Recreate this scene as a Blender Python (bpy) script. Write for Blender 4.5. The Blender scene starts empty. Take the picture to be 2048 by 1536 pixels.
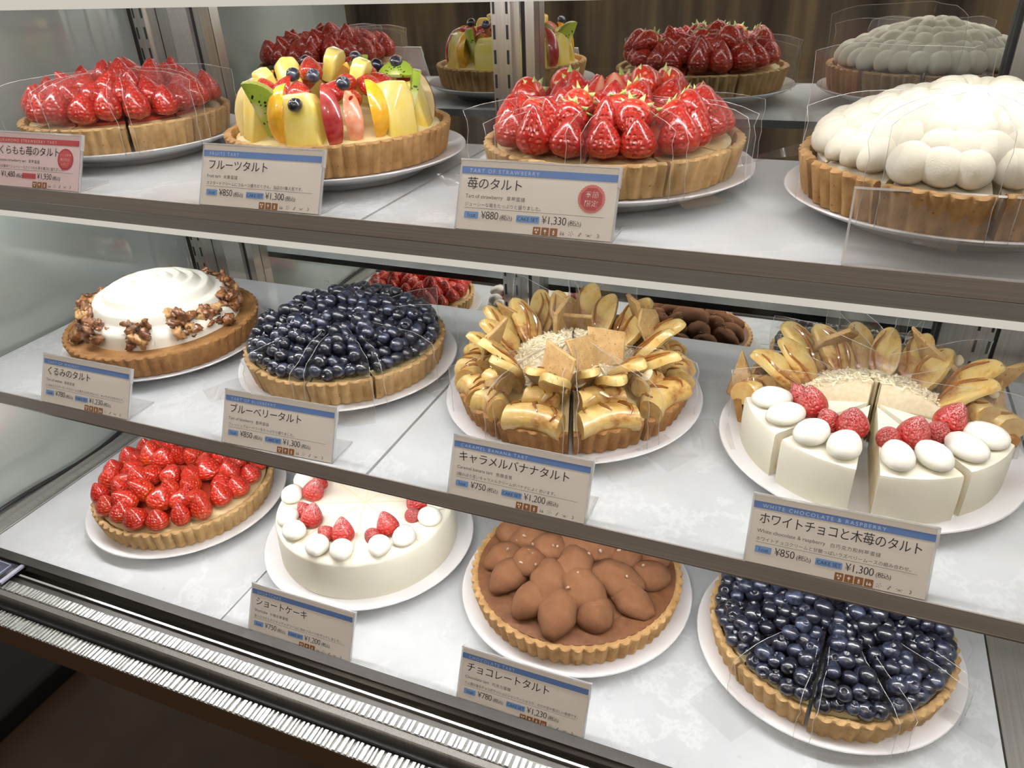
import bpy, bmesh, math, random
from mathutils import Vector, Matrix, Euler, noise
SC = bpy.context.scene
COL = SC.collection
S = 0.15            # one sign width in metres: the unit all layout below is written in
Z0 = 1.5            # eye height
PI = math.pi
sin, cos = math.sin, math.cos
def R_(d): return math.radians(d)
def W(x, y, z): return Vector((S * x, S * y, Z0 + S * z))

# ------------------------------------------------------------------ camera
cam_d = bpy.data.cameras.new('camera'); cam = bpy.data.objects.new('camera', cam_d); COL.objects.link(cam)
cam_d.sensor_fit = 'HORIZONTAL'; cam_d.sensor_width = 36.0; cam_d.lens = 1521.93 * 36 / 2048
cam_d.clip_start = 0.01; cam_d.clip_end = 50
RR = Matrix(((0.92715287, 0.03825864, 0.37272488), (0.15510338, 0.8663479, -0.47474651), (-0.34107257, 0.49797348, 0.7973029)))
BB = Matrix(((1, 0, 0), (0, 0, -1), (0, 1, 0)))
A = (RR @ BB).transposed()          # camera (x right, y down, z forward) -> world
xr, yd, zf = A.col[0], A.col[1], A.col[2]
rot = Matrix((xr, -yd, -zf)).transposed()
cam.matrix_world = Matrix.Translation((0, 0, Z0)) @ rot.to_4x4()
SC.camera = cam

# ------------------------------------------------------------------ world, exposure
SC.view_settings.view_transform = 'Standard'; SC.view_settings.look = 'None'
SC.view_settings.gamma = 1.0; SC.view_settings.use_curve_mapping = False
SC.view_settings.exposure = 0.0
SC.cycles.transparent_max_bounces = 64
SC.cycles.max_bounces = 10
SC.cycles.glossy_bounces = 5
SC.cycles.caustics_reflective = False; SC.cycles.caustics_refractive = False
wd = bpy.data.worlds.new('room_light'); SC.world = wd; wd.use_nodes = True
wd.node_tree.nodes['Background'].inputs[0].default_value = (1.0, 0.93, 0.86, 1)
wd.node_tree.nodes['Background'].inputs[1].default_value = 0.25
LED = 330.0         # radiance of the LED diodes under the shelf edges
for i, (lx, ly) in enumerate(((-1.5, -1.1), (-0.5, -1.4), (0.5, -1.1), (1.5, -1.4), (0.0, -2.6))):   # the shop's ceiling downlights behind the viewer
    ld = bpy.data.lights.new('ceiling_downlight', 'POINT'); ld.energy = 22.0; ld.color = (1.0, 0.92, 0.84); ld.shadow_soft_size = 0.05
    lo = bpy.data.objects.new('ceiling_downlight', ld); COL.objects.link(lo); lo.location = (lx, ly, 2.75)

# ------------------------------------------------------------------ layout constants (sign widths)
SH = [(4.168, -1.534), (3.772, -3.351), (3.358, -4.985)]    # front edge (y, z) of the three levels
YM = 7.17           # mirror at the back of the case
XL, XR = -7.42, 2.35
UPB, MDB = 6.40, 6.72   # rear edges of the two shelves

# ------------------------------------------------------------------ node helpers
def nmat(name):
    m = bpy.data.materials.new(name); m.use_nodes = True
    nt = m.node_tree; b = nt.nodes['Principled BSDF']
    return m, nt, b
def setp(b, **k):
    for n, v in k.items(): b.inputs[n.replace('_', ' ')].default_value = v
def col(c): return (c[0], c[1], c[2], 1)
def nd(nt, t, **k):
    n = nt.nodes.new(t)
    for a, v in k.items(): setattr(n, a, v)
    return n
def lk(nt, a, b): nt.links.new(a, b)
def ramp(nt, fac, stops):
    r = nd(nt, 'ShaderNodeValToRGB'); e = r.color_ramp.elements
    while len(e) < len(stops): e.new(0.5)
    for i, (p, c) in enumerate(stops): e[i].position = p; e[i].color = col(c)
    lk(nt, fac, r.inputs[0]); return r.outputs[0]
def coords(nt, kind='Object'): return nd(nt, 'ShaderNodeTexCoord').outputs[kind]
def noise_t(nt, vec, scale, detail=3, rough=0.55):
    n = nd(nt, 'ShaderNodeTexNoise'); n.inputs['Scale'].default_value = scale; n.inputs['Detail'].default_value = detail
    n.inputs['Roughness'].default_value = rough
    if vec is not None: lk(nt, vec, n.inputs['Vector'])
    return n
def bump(nt, b, h, strength=0.3, dist=0.002, prev=None):
    n = nd(nt, 'ShaderNodeBump'); n.inputs['Strength'].default_value = strength; n.inputs['Distance'].default_value = dist
    lk(nt, h, n.inputs['Height'])
    if prev is not None: lk(nt, prev, n.inputs['Normal'])
    lk(nt, n.outputs[0], b.inputs['Normal']); return n.outputs[0]
def mixc(nt, fac, a, b):
    m = nd(nt, 'ShaderNodeMix', data_type='RGBA')
    if hasattr(fac, 'is_linked'): lk(nt, fac, m.inputs[0])
    else: m.inputs[0].default_value = fac
    for s, v in ((6, a), (7, b)):
        if hasattr(v, 'is_linked'): lk(nt, v, m.inputs[s])
        else: m.inputs[s].default_value = col(v)
    return m.outputs[2]
def math_(nt, op, a, b=None, c=None, clamp=False):
    m = nd(nt, 'ShaderNodeMath', operation=op, use_clamp=clamp)
    for i, v in enumerate((a, b, c)):
        if v is None: continue
        if hasattr(v, 'is_linked'): lk(nt, v, m.inputs[i])
        else: m.inputs[i].default_value = v
    return m.outputs[0]
def maprange(nt, v, a, b, c=0.0, d=1.0):
    m = nd(nt, 'ShaderNodeMapRange'); lk(nt, v, m.inputs[0])
    for i, x in enumerate((a, b, c, d)): m.inputs[i + 1].default_value = x
    return m.outputs[0]
def rnd_obj(nt): return nd(nt, 'ShaderNodeObjectInfo').outputs['Random']

def simple(name, c, rough=0.5, metal=0.0, coat=0.0, sss=0.0, c2=None, scale=60, bmp=0.0, bscale=None, bdist=0.001, spec=0.5, crough=0.05, detail=3):
    m, nt, b = nmat(name)
    setp(b, Base_Color=col(c), Roughness=rough, Metallic=metal)
    b.inputs['Specular IOR Level'].default_value = spec
    if coat: b.inputs['Coat Weight'].default_value = coat; b.inputs['Coat Roughness'].default_value = crough
    if sss:
        b.inputs['Subsurface Weight'].default_value = sss; b.inputs['Subsurface Radius'].default_value = (1, 0.8, 0.5)
        b.inputs['Subsurface Scale'].default_value = 0.006
    if c2 or bmp:
        v = coords(nt); n = noise_t(nt, v, scale, detail)
        if c2: lk(nt, ramp(nt, n.outputs[0], [(0.35, c), (0.65, c2)]), b.inputs['Base Color'])
        if bmp:
            n2 = noise_t(nt, v, bscale or scale, 4); bump(nt, b, n2.outputs[0], bmp, bdist)
    return m

M = {}
# pastry
def crust_mat(name, a, b_, c):
    m, nt, b = nmat(name); v = coords(nt)
    n = noise_t(nt, v, 55, 4); c1 = ramp(nt, n.outputs[0], [(0.3, a), (0.55, b_), (0.75, c)])
    n2 = noise_t(nt, v, 420, 3); bump(nt, b, n2.outputs[0], 0.5, 0.0012)
    pits = nd(nt, 'ShaderNodeTexVoronoi'); pits.inputs['Scale'].default_value = 130; lk(nt, v, pits.inputs['Vector'])
    f = maprange(nt, pits.outputs['Distance'], 0.05, 0.16)
    lk(nt, mixc(nt, f, tuple(x * 0.62 for x in a), c1), b.inputs['Base Color'])
    setp(b, Roughness=0.68); b.inputs['Specular IOR Level'].default_value = 0.3
    return m
M['crust'] = crust_mat('baked_pastry', (0.32, 0.17, 0.060), (0.44, 0.26, 0.105), (0.52, 0.33, 0.15))
M['crust_dark'] = crust_mat('dark_baked_pastry', (0.25, 0.115, 0.036), (0.34, 0.17, 0.055), (0.41, 0.23, 0.09))
M['crust_pale'] = crust_mat('pale_baked_pastry', (0.38, 0.225, 0.088), (0.48, 0.31, 0.135), (0.55, 0.38, 0.185))
M['custard'] = simple('custard_cream', (0.80, 0.66, 0.32), 0.35, coat=0.4, c2=(0.86, 0.74, 0.42), scale=70, bmp=0.3)
M['jelly'] = simple('red_fruit_jelly', (0.42, 0.03, 0.02), 0.25, coat=0.8, c2=(0.60, 0.10, 0.04), scale=60, bmp=0.4, bdist=0.002)
M['navy_jelly'] = simple('dark_blue_jelly', (0.012, 0.012, 0.022), 0.25, coat=0.5, c2=(0.03, 0.025, 0.04), scale=70, bmp=0.4, bdist=0.002)
M['cocoa'] = simple('cocoa_powder', (0.155, 0.067, 0.031), 0.9, c2=(0.205, 0.096, 0.048), scale=45, bmp=0.55, bscale=700, bdist=0.0006, spec=0.15, detail=5)
M['ganache'] = simple('chocolate_ganache', (0.13, 0.045, 0.017), 0.55, c2=(0.20, 0.085, 0.032), scale=60, bmp=0.4, bscale=300)
M['nib'] = simple('cocoa_nib', (0.50, 0.36, 0.26), 0.4, coat=0.4, c2=(0.22, 0.12, 0.08), scale=500)
M['cream'] = simple('whipped_cream', (0.80, 0.78, 0.68), 0.42, sss=0.0, c2=(0.83, 0.81, 0.71), scale=30, bmp=0.12, bscale=260, spec=0.35)
M['icing'] = simple('white_cake_cream', (0.80, 0.77, 0.62), 0.45, c2=(0.83, 0.80, 0.67), scale=20, bmp=0.18, bscale=90, bdist=0.0015, spec=0.35)
M['mousse'] = simple('sugar_dusted_mousse', (0.70, 0.66, 0.52), 0.75, c2=(0.75, 0.71, 0.60), scale=50, bmp=0.35, bscale=500, bdist=0.0007, spec=0.2)
M['sponge'] = simple('cut_sponge', (0.80, 0.63, 0.36), 0.8, c2=(0.88, 0.80, 0.62), scale=40, bmp=0.4, bscale=300)
M['lemon'] = simple('yellow_cut_cream', (0.84, 0.70, 0.32), 0.45, c2=(0.88, 0.79, 0.50), scale=50, bmp=0.3)

def strawberry_mat(name, red, shoulder, sugar=0.0, dark=1.0):
    m, nt, b = nmat(name)
    uv = nd(nt, 'ShaderNodeUVMap').outputs[0]
    mp = nd(nt, 'ShaderNodeMapping'); lk(nt, uv, mp.inputs[0]); mp.inputs['Scale'].default_value = (15, 9, 1)
    vo = nd(nt, 'ShaderNodeTexVoronoi', voronoi_dimensions='2D'); vo.inputs['Scale'].default_value = 1.0; vo.inputs['Randomness'].default_value = 0.45
    lk(nt, mp.outputs[0], vo.inputs['Vector'])
    sep = nd(nt, 'ShaderNodeSeparateXYZ'); lk(nt, uv, sep.inputs[0])
    r = rnd_obj(nt)
    n = noise_t(nt, coords(nt), 60, 2)
    f = math_(nt, 'ADD', maprange(nt, sep.outputs[1], 0.0, 0.55, 0.75, 0.0), math_(nt, 'MULTIPLY_ADD', r, 0.55, -0.42))
    f = math_(nt, 'MULTIPLY', f, maprange(nt, n.outputs[0], 0.3, 0.7, 0.5, 1.2), clamp=True)
    base = mixc(nt, f, red, shoulder)
    seed = maprange(nt, vo.outputs['Distance'], 0.07, 0.14, 0.85, 0.0)
    base = mixc(nt, seed, base, (0.52, 0.20, 0.03))
    if sugar:
        ns = noise_t(nt, coords(nt), 900, 2)
        sg = math_(nt, 'MULTIPLY', maprange(nt, ns.outputs[0], 0.45, 0.6), maprange(nt, sep.outputs[1], 0.35, 1.0, 0.0, sugar), clamp=True)
        base = mixc(nt, sg, base, (0.9, 0.78, 0.78))
    lk(nt, base, b.inputs['Base Color'])
    setp(b, Roughness=0.28 if not sugar else 0.45)
    b.inputs['Coat Weight'].default_value = 0.7 if not sugar else 0.3; b.inputs['Coat Roughness'].default_value = 0.12
    h = maprange(nt, vo.outputs['Distance'], 0.08, 0.42)
    bump(nt, b, h, 0.75, 0.0016)
    b.inputs['Subsurface Weight'].default_value = 0.0
    return m
M['berry'] = strawberry_mat('glazed_strawberry', (0.44, 0.016, 0.006), (0.70, 0.10, 0.012))
M['berry2'] = strawberry_mat('ripe_strawberry', (0.43, 0.014, 0.008), (0.62, 0.06, 0.02))
M['berry_sugar'] = strawberry_mat('sugared_strawberry', (0.40, 0.012, 0.010), (0.50, 0.035, 0.018), sugar=0.5)
def flesh_mat():
    m, nt, b = nmat('strawberry_flesh'); uv = nd(nt, 'ShaderNodeUVMap').outputs[0]
    sep = nd(nt, 'ShaderNodeSeparateXYZ'); lk(nt, uv, sep.inputs[0])
    d = math_(nt, 'ABSOLUTE', math_(nt, 'SUBTRACT', sep.outputs[0], 0.5))
    n = noise_t(nt, coords(nt), 150, 3)
    d2 = math_(nt, 'ADD', d, math_(nt, 'MULTIPLY', math_(nt, 'SUBTRACT', n.outputs[0], 0.5), 0.25))
    lk(nt, ramp(nt, d2, [(0.0, (0.80, 0.50, 0.36)), (0.22, (0.82, 0.40, 0.26)), (0.40, (0.70, 0.15, 0.08)), (0.5, (0.5, 0.03, 0.02))]), b.inputs['Base Color'])
    setp(b, Roughness=0.3); b.inputs['Coat Weight'].default_value = 0.6
    return m
M['flesh'] = flesh_mat()
M['calyx'] = simple('strawberry_leaf', (0.42, 0.56, 0.14), 0.5, c2=(0.62, 0.70, 0.30), scale=120)
def blueberry_mat(name, coat):
    m, nt, b = nmat(name); v = coords(nt)
    n = noise_t(nt, v, 130, 3); r = rnd_obj(nt)
    f = math_(nt, 'ADD', n.outputs[0], math_(nt, 'MULTIPLY_ADD', r, 0.34, -0.20))
    lk(nt, ramp(nt, f, [(0.40, (0.006, 0.007, 0.015)), (0.58, (0.016, 0.020, 0.042)), (0.80, (0.070, 0.088, 0.15))]), b.inputs['Base Color'])
    setp(b, Roughness=0.35); b.inputs['Coat Weight'].default_value = coat; b.inputs['Coat Roughness'].default_value = 0.13
    n2 = noise_t(nt, v, 300, 2); bump(nt, b, n2.outputs[0], 0.15, 0.001)
    return m
M['blueberry'] = blueberry_mat('blueberry_skin', 1.0)
M['pineapple'] = simple('pineapple', (0.86, 0.68, 0.13), 0.25, coat=0.9, c2=(0.90, 0.78, 0.28), scale=40, bmp=0.3, bscale=120)
M['apple_skin'] = simple('red_apple_skin', (0.33, 0.015, 0.02), 0.25, coat=0.9, c2=(0.45, 0.06, 0.05), scale=90)
M['apple_flesh'] = simple('apple_flesh', (0.88, 0.76, 0.42), 0.35, coat=0.5, c2=(0.9, 0.8, 0.52), scale=60)
M['orange'] = simple('orange_segment', (0.88, 0.42, 0.01), 0.25, coat=0.9, c2=(0.92, 0.55, 0.05), scale=90, bmp=0.4, bscale=220)
M['grapefruit'] = simple('pink_grapefruit', (0.82, 0.28, 0.16), 0.25, coat=0.9, c2=(0.88, 0.45, 0.28), scale=90, bmp=0.4, bscale=220)
M['melon'] = simple('green_melon', (0.55, 0.66, 0.14), 0.25, coat=0.9, c2=(0.70, 0.76, 0.30), scale=60)
def kiwi_mat():
    m, nt, b = nmat('kiwi_flesh'); v = coords(nt)
    sep = nd(nt, 'ShaderNodeSeparateXYZ'); lk(nt, v, sep.inputs[0])
    rr = math_(nt, 'SQRT', math_(nt, 'ADD', math_(nt, 'POWER', sep.outputs[0], 2), math_(nt, 'POWER', sep.outputs[2], 2)))
    rn = math_(nt, 'DIVIDE', rr, 0.21 * S)
    base = ramp(nt, rn, [(0.0, (0.80, 0.82, 0.45)), (0.22, (0.72, 0.78, 0.30)), (0.4, (0.40, 0.58, 0.07)), (0.95, (0.38, 0.52, 0.06)), (1.0, (0.25, 0.25, 0.06))])
    ang = math_(nt, 'ARCTAN2', sep.outputs[2], sep.outputs[0])
    vv = nd(nt, 'ShaderNodeCombineXYZ'); lk(nt, math_(nt, 'MULTIPLY', ang, 3.2), vv.inputs[0]); lk(nt, math_(nt, 'MULTIPLY', rn, 5.0), vv.inputs[1])
    vo = nd(nt, 'ShaderNodeTexVoronoi', voronoi_dimensions='2D'); vo.inputs['Scale'].default_value = 1; lk(nt, vv.outputs[0], vo.inputs['Vector'])
    zone = math_(nt, 'MULTIPLY', maprange(nt, rn, 0.28, 0.34), maprange(nt, rn, 0.62, 0.70, 1, 0))
    sd = math_(nt, 'MULTIPLY', maprange(nt, vo.outputs['Distance'], 0.2, 0.28, 1, 0), zone)
    lk(nt, mixc(nt, sd, base, (0.015, 0.012, 0.01)), b.inputs['Base Color'])
    setp(b, Roughness=0.3); b.inputs['Coat Weight'].default_value = 0.8
    return m
M['kiwi'] = kiwi_mat()
def banana_mat(name, brown):
    m, nt, b = nmat(name); v = coords(nt)
    n = noise_t(nt, v, 38, 4, 0.6); n2 = noise_t(nt, v, 200, 3)
    c = ramp(nt, n.outputs[0], [(0.42 - brown, (0.68, 0.50, 0.18)), (0.54 - brown, (0.62, 0.38, 0.10)), (0.66 - brown, (0.34, 0.13, 0.026))])
    lk(nt, mixc(nt, maprange(nt, n2.outputs[0], 0.4, 0.7), c, mixc(nt, 0.3, c, (0.75, 0.62, 0.34))), b.inputs['Base Color'])
    setp(b, Roughness=0.35); b.inputs['Coat Weight'].default_value = 0.6; b.inputs['Coat Roughness'].default_value = 0.12
    bump(nt, b, n2.outputs[0], 0.25, 0.001)
    return m
M['banana'] = banana_mat('caramelised_banana', 0.0)
M['banana_rim'] = simple('banana_side', (0.62, 0.44, 0.16), 0.45, coat=0.4, c2=(0.52, 0.29, 0.08), scale=70, bmp=0.3, bscale=200)
M['caramel'] = simple('caramel_sauce', (0.24, 0.085, 0.018), 0.15, coat=0.9, c2=(0.36, 0.14, 0.03), scale=80)
M['almond'] = simple('almond_slice', (0.84, 0.68, 0.40), 0.45, c2=(0.88, 0.76, 0.52), scale=140)
M['shred'] = simple('cream_shavings', (0.88, 0.80, 0.60), 0.5, c2=(0.80, 0.68, 0.44), scale=200, bmp=0.5)
def cracker_mat():
    m, nt, b = nmat('biscuit'); v = coords(nt)
    n = noise_t(nt, v, 90, 4); c = ramp(nt, n.outputs[0], [(0.3, (0.40, 0.24, 0.085)), (0.7, (0.54, 0.36, 0.16))])
    vo = nd(nt, 'ShaderNodeTexVoronoi'); vo.inputs['Scale'].default_value = 330; lk(nt, v, vo.inputs['Vector'])
    f = maprange(nt, vo.outputs['Distance'], 0.12, 0.24)
    lk(nt, mixc(nt, f, (0.22, 0.11, 0.03), c), b.inputs['Base Color']); setp(b, Roughness=0.75)
    bump(nt, b, f, 0.5, 0.0012)
    return m
M['cracker'] = cracker_mat()
M['walnut'] = simple('caramelised_walnut', (0.10, 0.030, 0.008), 0.25, coat=0.9, c2=(0.32, 0.13, 0.04), scale=110, bmp=0.8, bscale=170, bdist=0.003, crough=0.1)
M['walnut_pale'] = simple('walnut_kernel', (0.62, 0.40, 0.17), 0.4, coat=0.5, c2=(0.45, 0.22, 0.07), scale=150, bmp=0.8, bscale=170, bdist=0.003)
# case
M['plate'] = simple('white_porcelain', (0.82, 0.82, 0.83), 0.18, coat=0.5)
def marble():
    m, nt, b = nmat('pale_marble_board'); v = nd(nt, 'ShaderNodeNewGeometry').outputs['Position']
    n = noise_t(nt, v, 5, 6, 0.6); n2 = noise_t(nt, v, 3.2, 8, 0.7)
    vein = math_(nt, 'ABSOLUTE', math_(nt, 'SUBTRACT', n2.outputs[0], 0.5))
    c = ramp(nt, n.outputs[0], [(0.3, (0.55, 0.57, 0.58)), (0.7, (0.70, 0.72, 0.72))])
    c = mixc(nt, maprange(nt, vein, 0.0, 0.02, 0.35, 0.0), c, (0.80, 0.82, 0.82))
    n3 = noise_t(nt, v, 45, 2)
    c = mixc(nt, maprange(nt, n3.outputs[0], 0.72, 0.80, 0.0, 0.45), c, (0.42, 0.44, 0.46))
    lk(nt, c, b.inputs['Base Color']); setp(b, Roughness=0.10)
    return m
M['marble'] = marble()
def brushed(name, c, rough=0.3, axis=0, scale=260, bs=0.12, metal=1.0):
    m, nt, b = nmat(name); v = nd(nt, 'ShaderNodeNewGeometry').outputs['Position']
    mp = nd(nt, 'ShaderNodeMapping'); lk(nt, v, mp.inputs[0])
    sc = [scale * 2] * 3; sc[axis] = scale * 0.02; mp.inputs['Scale'].default_value = sc
    n = noise_t(nt, mp.outputs[0], 1.0, 3)
    lk(nt, ramp(nt, n.outputs[0], [(0.3, tuple(x * 0.86 for x in c)), (0.7, tuple(min(1, x * 1.1) for x in c))]), b.inputs['Base Color'])
    setp(b, Roughness=rough, Metallic=metal); bump(nt, b, n.outputs[0], bs, 0.0005)
    return m
M['steel'] = brushed('brushed_steel', (0.66, 0.63, 0.58), 0.32, 2)
M['steel_dark'] = brushed('grey_anodised_rail', (0.36, 0.325, 0.29), 0.38, 0, metal=0.15)
M['steel_low'] = brushed('grey_lower_rail', (0.31, 0.31, 0.285), 0.42, 0, metal=0.15)
M['steel_floor'] = brushed('brushed_steel_plate', (0.50, 0.48, 0.44), 0.35, 1, metal=0.55)
M['rail_black'] = brushed('dark_bronze_rail', (0.045, 0.040, 0.035), 0.35, 0, metal=0.5)
M['black'] = simple('black_rubber', (0.012, 0.012, 0.012), 0.5)
M['white_edge'] = simple('white_edge_strip', (0.80, 0.78, 0.70), 0.4)
M['bright'] = simple('polished_metal_edge', (0.85, 0.84, 0.80), 0.15, metal=1.0)
M['ribbed'] = simple('ribbed_bright_steel', (0.86, 0.85, 0.82), 0.34, metal=1.0)
M['bar_base'] = brushed('grey_bar_steel', (0.20, 0.195, 0.18), 0.4, 0, metal=0.6)
def mirror():
    m, nt, b = nmat('tinted_mirror_glass'); setp(b, Base_Color=col((0.77, 0.79, 0.75)), Metallic=1.0, Roughness=0.015); return m
M['mirror'] = mirror()
def end_panel():
    m, nt, b = nmat('grey_green_end_glass'); v = nd(nt, 'ShaderNodeNewGeometry').outputs['Position']
    n = noise_t(nt, v, 4, 3); lk(nt, ramp(nt, n.outputs[0], [(0.3, (0.36, 0.40, 0.37)), (0.7, (0.45, 0.48, 0.45))]), b.inputs['Base Color'])
    setp(b, Metallic=0.25, Roughness=0.05); b.inputs['Specular IOR Level'].default_value = 1.0; return m
M['end_panel'] = end_panel()
def clear(name, refl, haze, rough=0.03, tint=(1, 1, 1), hcol=(0.9, 0.9, 0.88)):
    """thin clear sheet: lets the view and the light through, reflects more at grazing angles, a little milky"""
    m = bpy.data.materials.new(name); m.use_nodes = True; nt = m.node_tree; nt.nodes.clear()
    out = nd(nt, 'ShaderNodeOutputMaterial'); t = nd(nt, 'ShaderNodeBsdfTransparent'); t.inputs[0].default_value = col(tint)
    g = nd(nt, 'ShaderNodeBsdfGlossy'); g.inputs['Roughness'].default_value = rough
    d = nd(nt, 'ShaderNodeBsdfDiffuse'); d.inputs[0].default_value = col(hcol)
    lw = nd(nt, 'ShaderNodeLayerWeight'); lw.inputs[0].default_value = 0.35
    m1 = nd(nt, 'ShaderNodeMixShader'); m1.inputs[0].default_value = haze; lk(nt, t.outputs[0], m1.inputs[1]); lk(nt, d.outputs[0], m1.inputs[2])
    m2 = nd(nt, 'ShaderNodeMixShader'); lk(nt, math_(nt, 'MULTIPLY_ADD', lw.outputs['Facing'], refl, refl * 0.25, clamp=True), m2.inputs[0])
    lk(nt, m1.outputs[0], m2.inputs[1]); lk(nt, g.outputs[0], m2.inputs[2]); lk(nt, m2.outputs[0], out.inputs[0])
    return m
M['film'] = clear('clear_cake_film', 0.26, 0.022, 0.06)
M['acrylic'] = clear('clear_acrylic', 0.16, 0.05, 0.03)
M['acrylic_edge'] = clear('acrylic_edge', 0.35, 0.45, 0.1)
M['glass'] = clear('front_glass', 0.05, 0.0, 0.0)
def emis(name, c, s):
    m = bpy.data.materials.new(name); m.use_nodes = True; nt = m.node_tree; nt.nodes.clear()
    o = nd(nt, 'ShaderNodeOutputMaterial'); e = nd(nt, 'ShaderNodeEmission'); e.inputs[0].default_value = col(c); e.inputs[1].default_value = s
    lk(nt, e.outputs[0], o.inputs[0]); return m
M['diffuser'] = emis('lit_strip_edge', (1.0, 0.93, 0.82), 0.62)
M['led_top'] = emis('top_led_light', (0.98, 0.985, 1.0), LED * 0.70)
M['rear_fill'] = emis('added_rear_fill_light', (0.98, 0.985, 1.0), LED * 0.22)  # emission of the added fill row at the rear
M['led'] = emis('led_light', (0.98, 0.985, 1.0), LED)
M['card'] = simple('cream_card', (0.80, 0.745, 0.67), 0.55)
M['card_pink'] = simple('pink_card', (0.80, 0.62, 0.62), 0.55)
M['blue'] = simple('blue_print', (0.13, 0.24, 0.52), 0.5)
M['blue_badge'] = simple('light_blue_print', (0.20, 0.36, 0.66), 0.5)
M['red'] = simple('red_print', (0.50, 0.07, 0.075), 0.5)
M['red_pale'] = simple('pale_red_print', (0.66, 0.20, 0.17), 0.5)
M['red_badge'] = simple('red_badge_print', (0.62, 0.10, 0.10), 0.5)
M['ink'] = simple('black_print', (0.02, 0.017, 0.016), 0.5)
M['ink_soft'] = simple('grey_print', (0.13, 0.11, 0.10), 0.5)
M['ink_navy'] = simple('navy_print', (0.03, 0.05, 0.14), 0.5)
M['pale_print'] = simple('pale_banner_print', (0.52, 0.62, 0.78), 0.5)
M['pale_pink'] = simple('pale_pink_print', (0.80, 0.55, 0.52), 0.5)
M['brown_print'] = simple('brown_print', (0.30, 0.12, 0.035), 0.5)
M['grey_icon'] = simple('grey_icon_print', (0.36, 0.32, 0.28), 0.5)
M['apron'] = simple('brown_front_apron', (0.085, 0.048, 0.026), 0.45)
M['floor'] = simple('dark_wood_floor', (0.055, 0.034, 0.020), 0.5, c2=(0.075, 0.048, 0.028), scale=6)
M['box_black'] = simple('black_box', (0.008, 0.009, 0.009), 0.6)
M['screen'] = simple('dark_panel_face', (0.03, 0.035, 0.07), 0.2)
M['outline'] = simple('pale_outline', (0.45, 0.45, 0.55), 0.4)
def shopwall():
    m, nt, b = nmat('brown_shop_wall'); v = nd(nt, 'ShaderNodeNewGeometry').outputs['Position']
    mp = nd(nt, 'ShaderNodeMapping'); lk(nt, v, mp.inputs[0]); mp.inputs['Scale'].default_value = (1.6, 1, 0.12)
    n = noise_t(nt, mp.outputs[0], 1.6, 4, 0.6)
    lk(nt, ramp(nt, n.outputs[0], [(0.35, (0.03, 0.022, 0.018)), (0.5, (0.16, 0.12, 0.09)), (0.6, (0.34, 0.25, 0.14)), (0.7, (0.22, 0.18, 0.15))]), b.inputs['Base Color'])
    setp(b, Roughness=0.8); return m
M['shopwall'] = shopwall()

# ------------------------------------------------------------------ mesh helpers (all input in sign widths)
class MB:
    def __init__(s): s.v = []; s.f = []; s.m = []; s.uv = []; s.sm = []
    def add(s, v, f, mi=0, T=None, uv=None, smooth=True):
        o = len(s.v)
        for p in v:
            p = Vector(p); s.v.append(T @ p if T is not None else p)
        for i, fc in enumerate(f):
            s.f.append([a + o for a in fc]); s.m.append(mi); s.sm.append(smooth)
            s.uv.append(uv[i] if uv else None)
        return s
    def box(s, a, b, mi=0, T=None):
        (x0, y0, z0), (x1, y1, z1) = a, b
        v = [(x0, y0, z0), (x1, y0, z0), (x1, y1, z0), (x0, y1, z0), (x0, y0, z1), (x1, y0, z1), (x1, y1, z1), (x0, y1, z1)]
        return s.add(v, [(3, 2, 1, 0), (4, 5, 6, 7), (0, 1, 5, 4), (1, 2, 6, 5), (2, 3, 7, 6), (3, 0, 4, 7)], mi, T, smooth=False)
    def merge(s, o, T=None, mi=None):
        k = len(s.v)
        for p in o.v: s.v.append(T @ p if T is not None else p.copy())
        for f, m, u, sm in zip(o.f, o.m, o.uv, o.sm):
            s.f.append([a + k for a in f]); s.m.append(m if mi is None else mi); s.uv.append(u); s.sm.append(sm)
        return s
    def mesh(s, name, mats, ang=None):
        me = bpy.data.meshes.new(name)
        me.from_pydata([(p[0] * S, p[1] * S, p[2] * S) for p in s.v], [], s.f)
        for m in (mats if isinstance(mats, (list, tuple)) else [mats]): me.materials.append(M[m] if isinstance(m, str) else m)
        me.polygons.foreach_set('material_index', s.m)
        me.polygons.foreach_set('use_smooth', s.sm)
        if any(u is not None for u in s.uv):
            l = me.uv_layers.new(name='UVMap')
            for p, u in zip(me.polygons, s.uv):
                if u:
                    for li, c in zip(p.loop_indices, u): l.data[li].uv = c
        me.update()
        if ang: me.set_sharp_from_angle(angle=R_(ang))
        return me
def put(name, me, parent=None, loc=(0, 0, 0), rot=(0, 0, 0), sc=(1, 1, 1), world=False):
    o = bpy.data.objects.new(name, me); COL.objects.link(o)
    o.location = W(*loc) if world else Vector(loc) * S
    if isinstance(rot, Matrix): o.rotation_euler = rot.to_euler()
    else: o.rotation_euler = rot
    o.scale = sc if isinstance(sc, (tuple, list)) else (sc, sc, sc)
    if parent: o.parent = parent
    return o
def tag(o, label=None, cat=None, group=None, kind=None):
    if label: o['label'] = label
    if cat: o['category'] = cat
    if group: o['group'] = group
    if kind: o['kind'] = kind
    return o
def thing(name, label, cat, loc, group=None, rz=0.0):
    o = bpy.data.objects.new(name, None); COL.objects.link(o); o.empty_display_size = 0.02
    o.location = W(*loc); o.rotation_euler = (0, 0, rz)
    return tag(o, label, cat, group)

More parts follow.
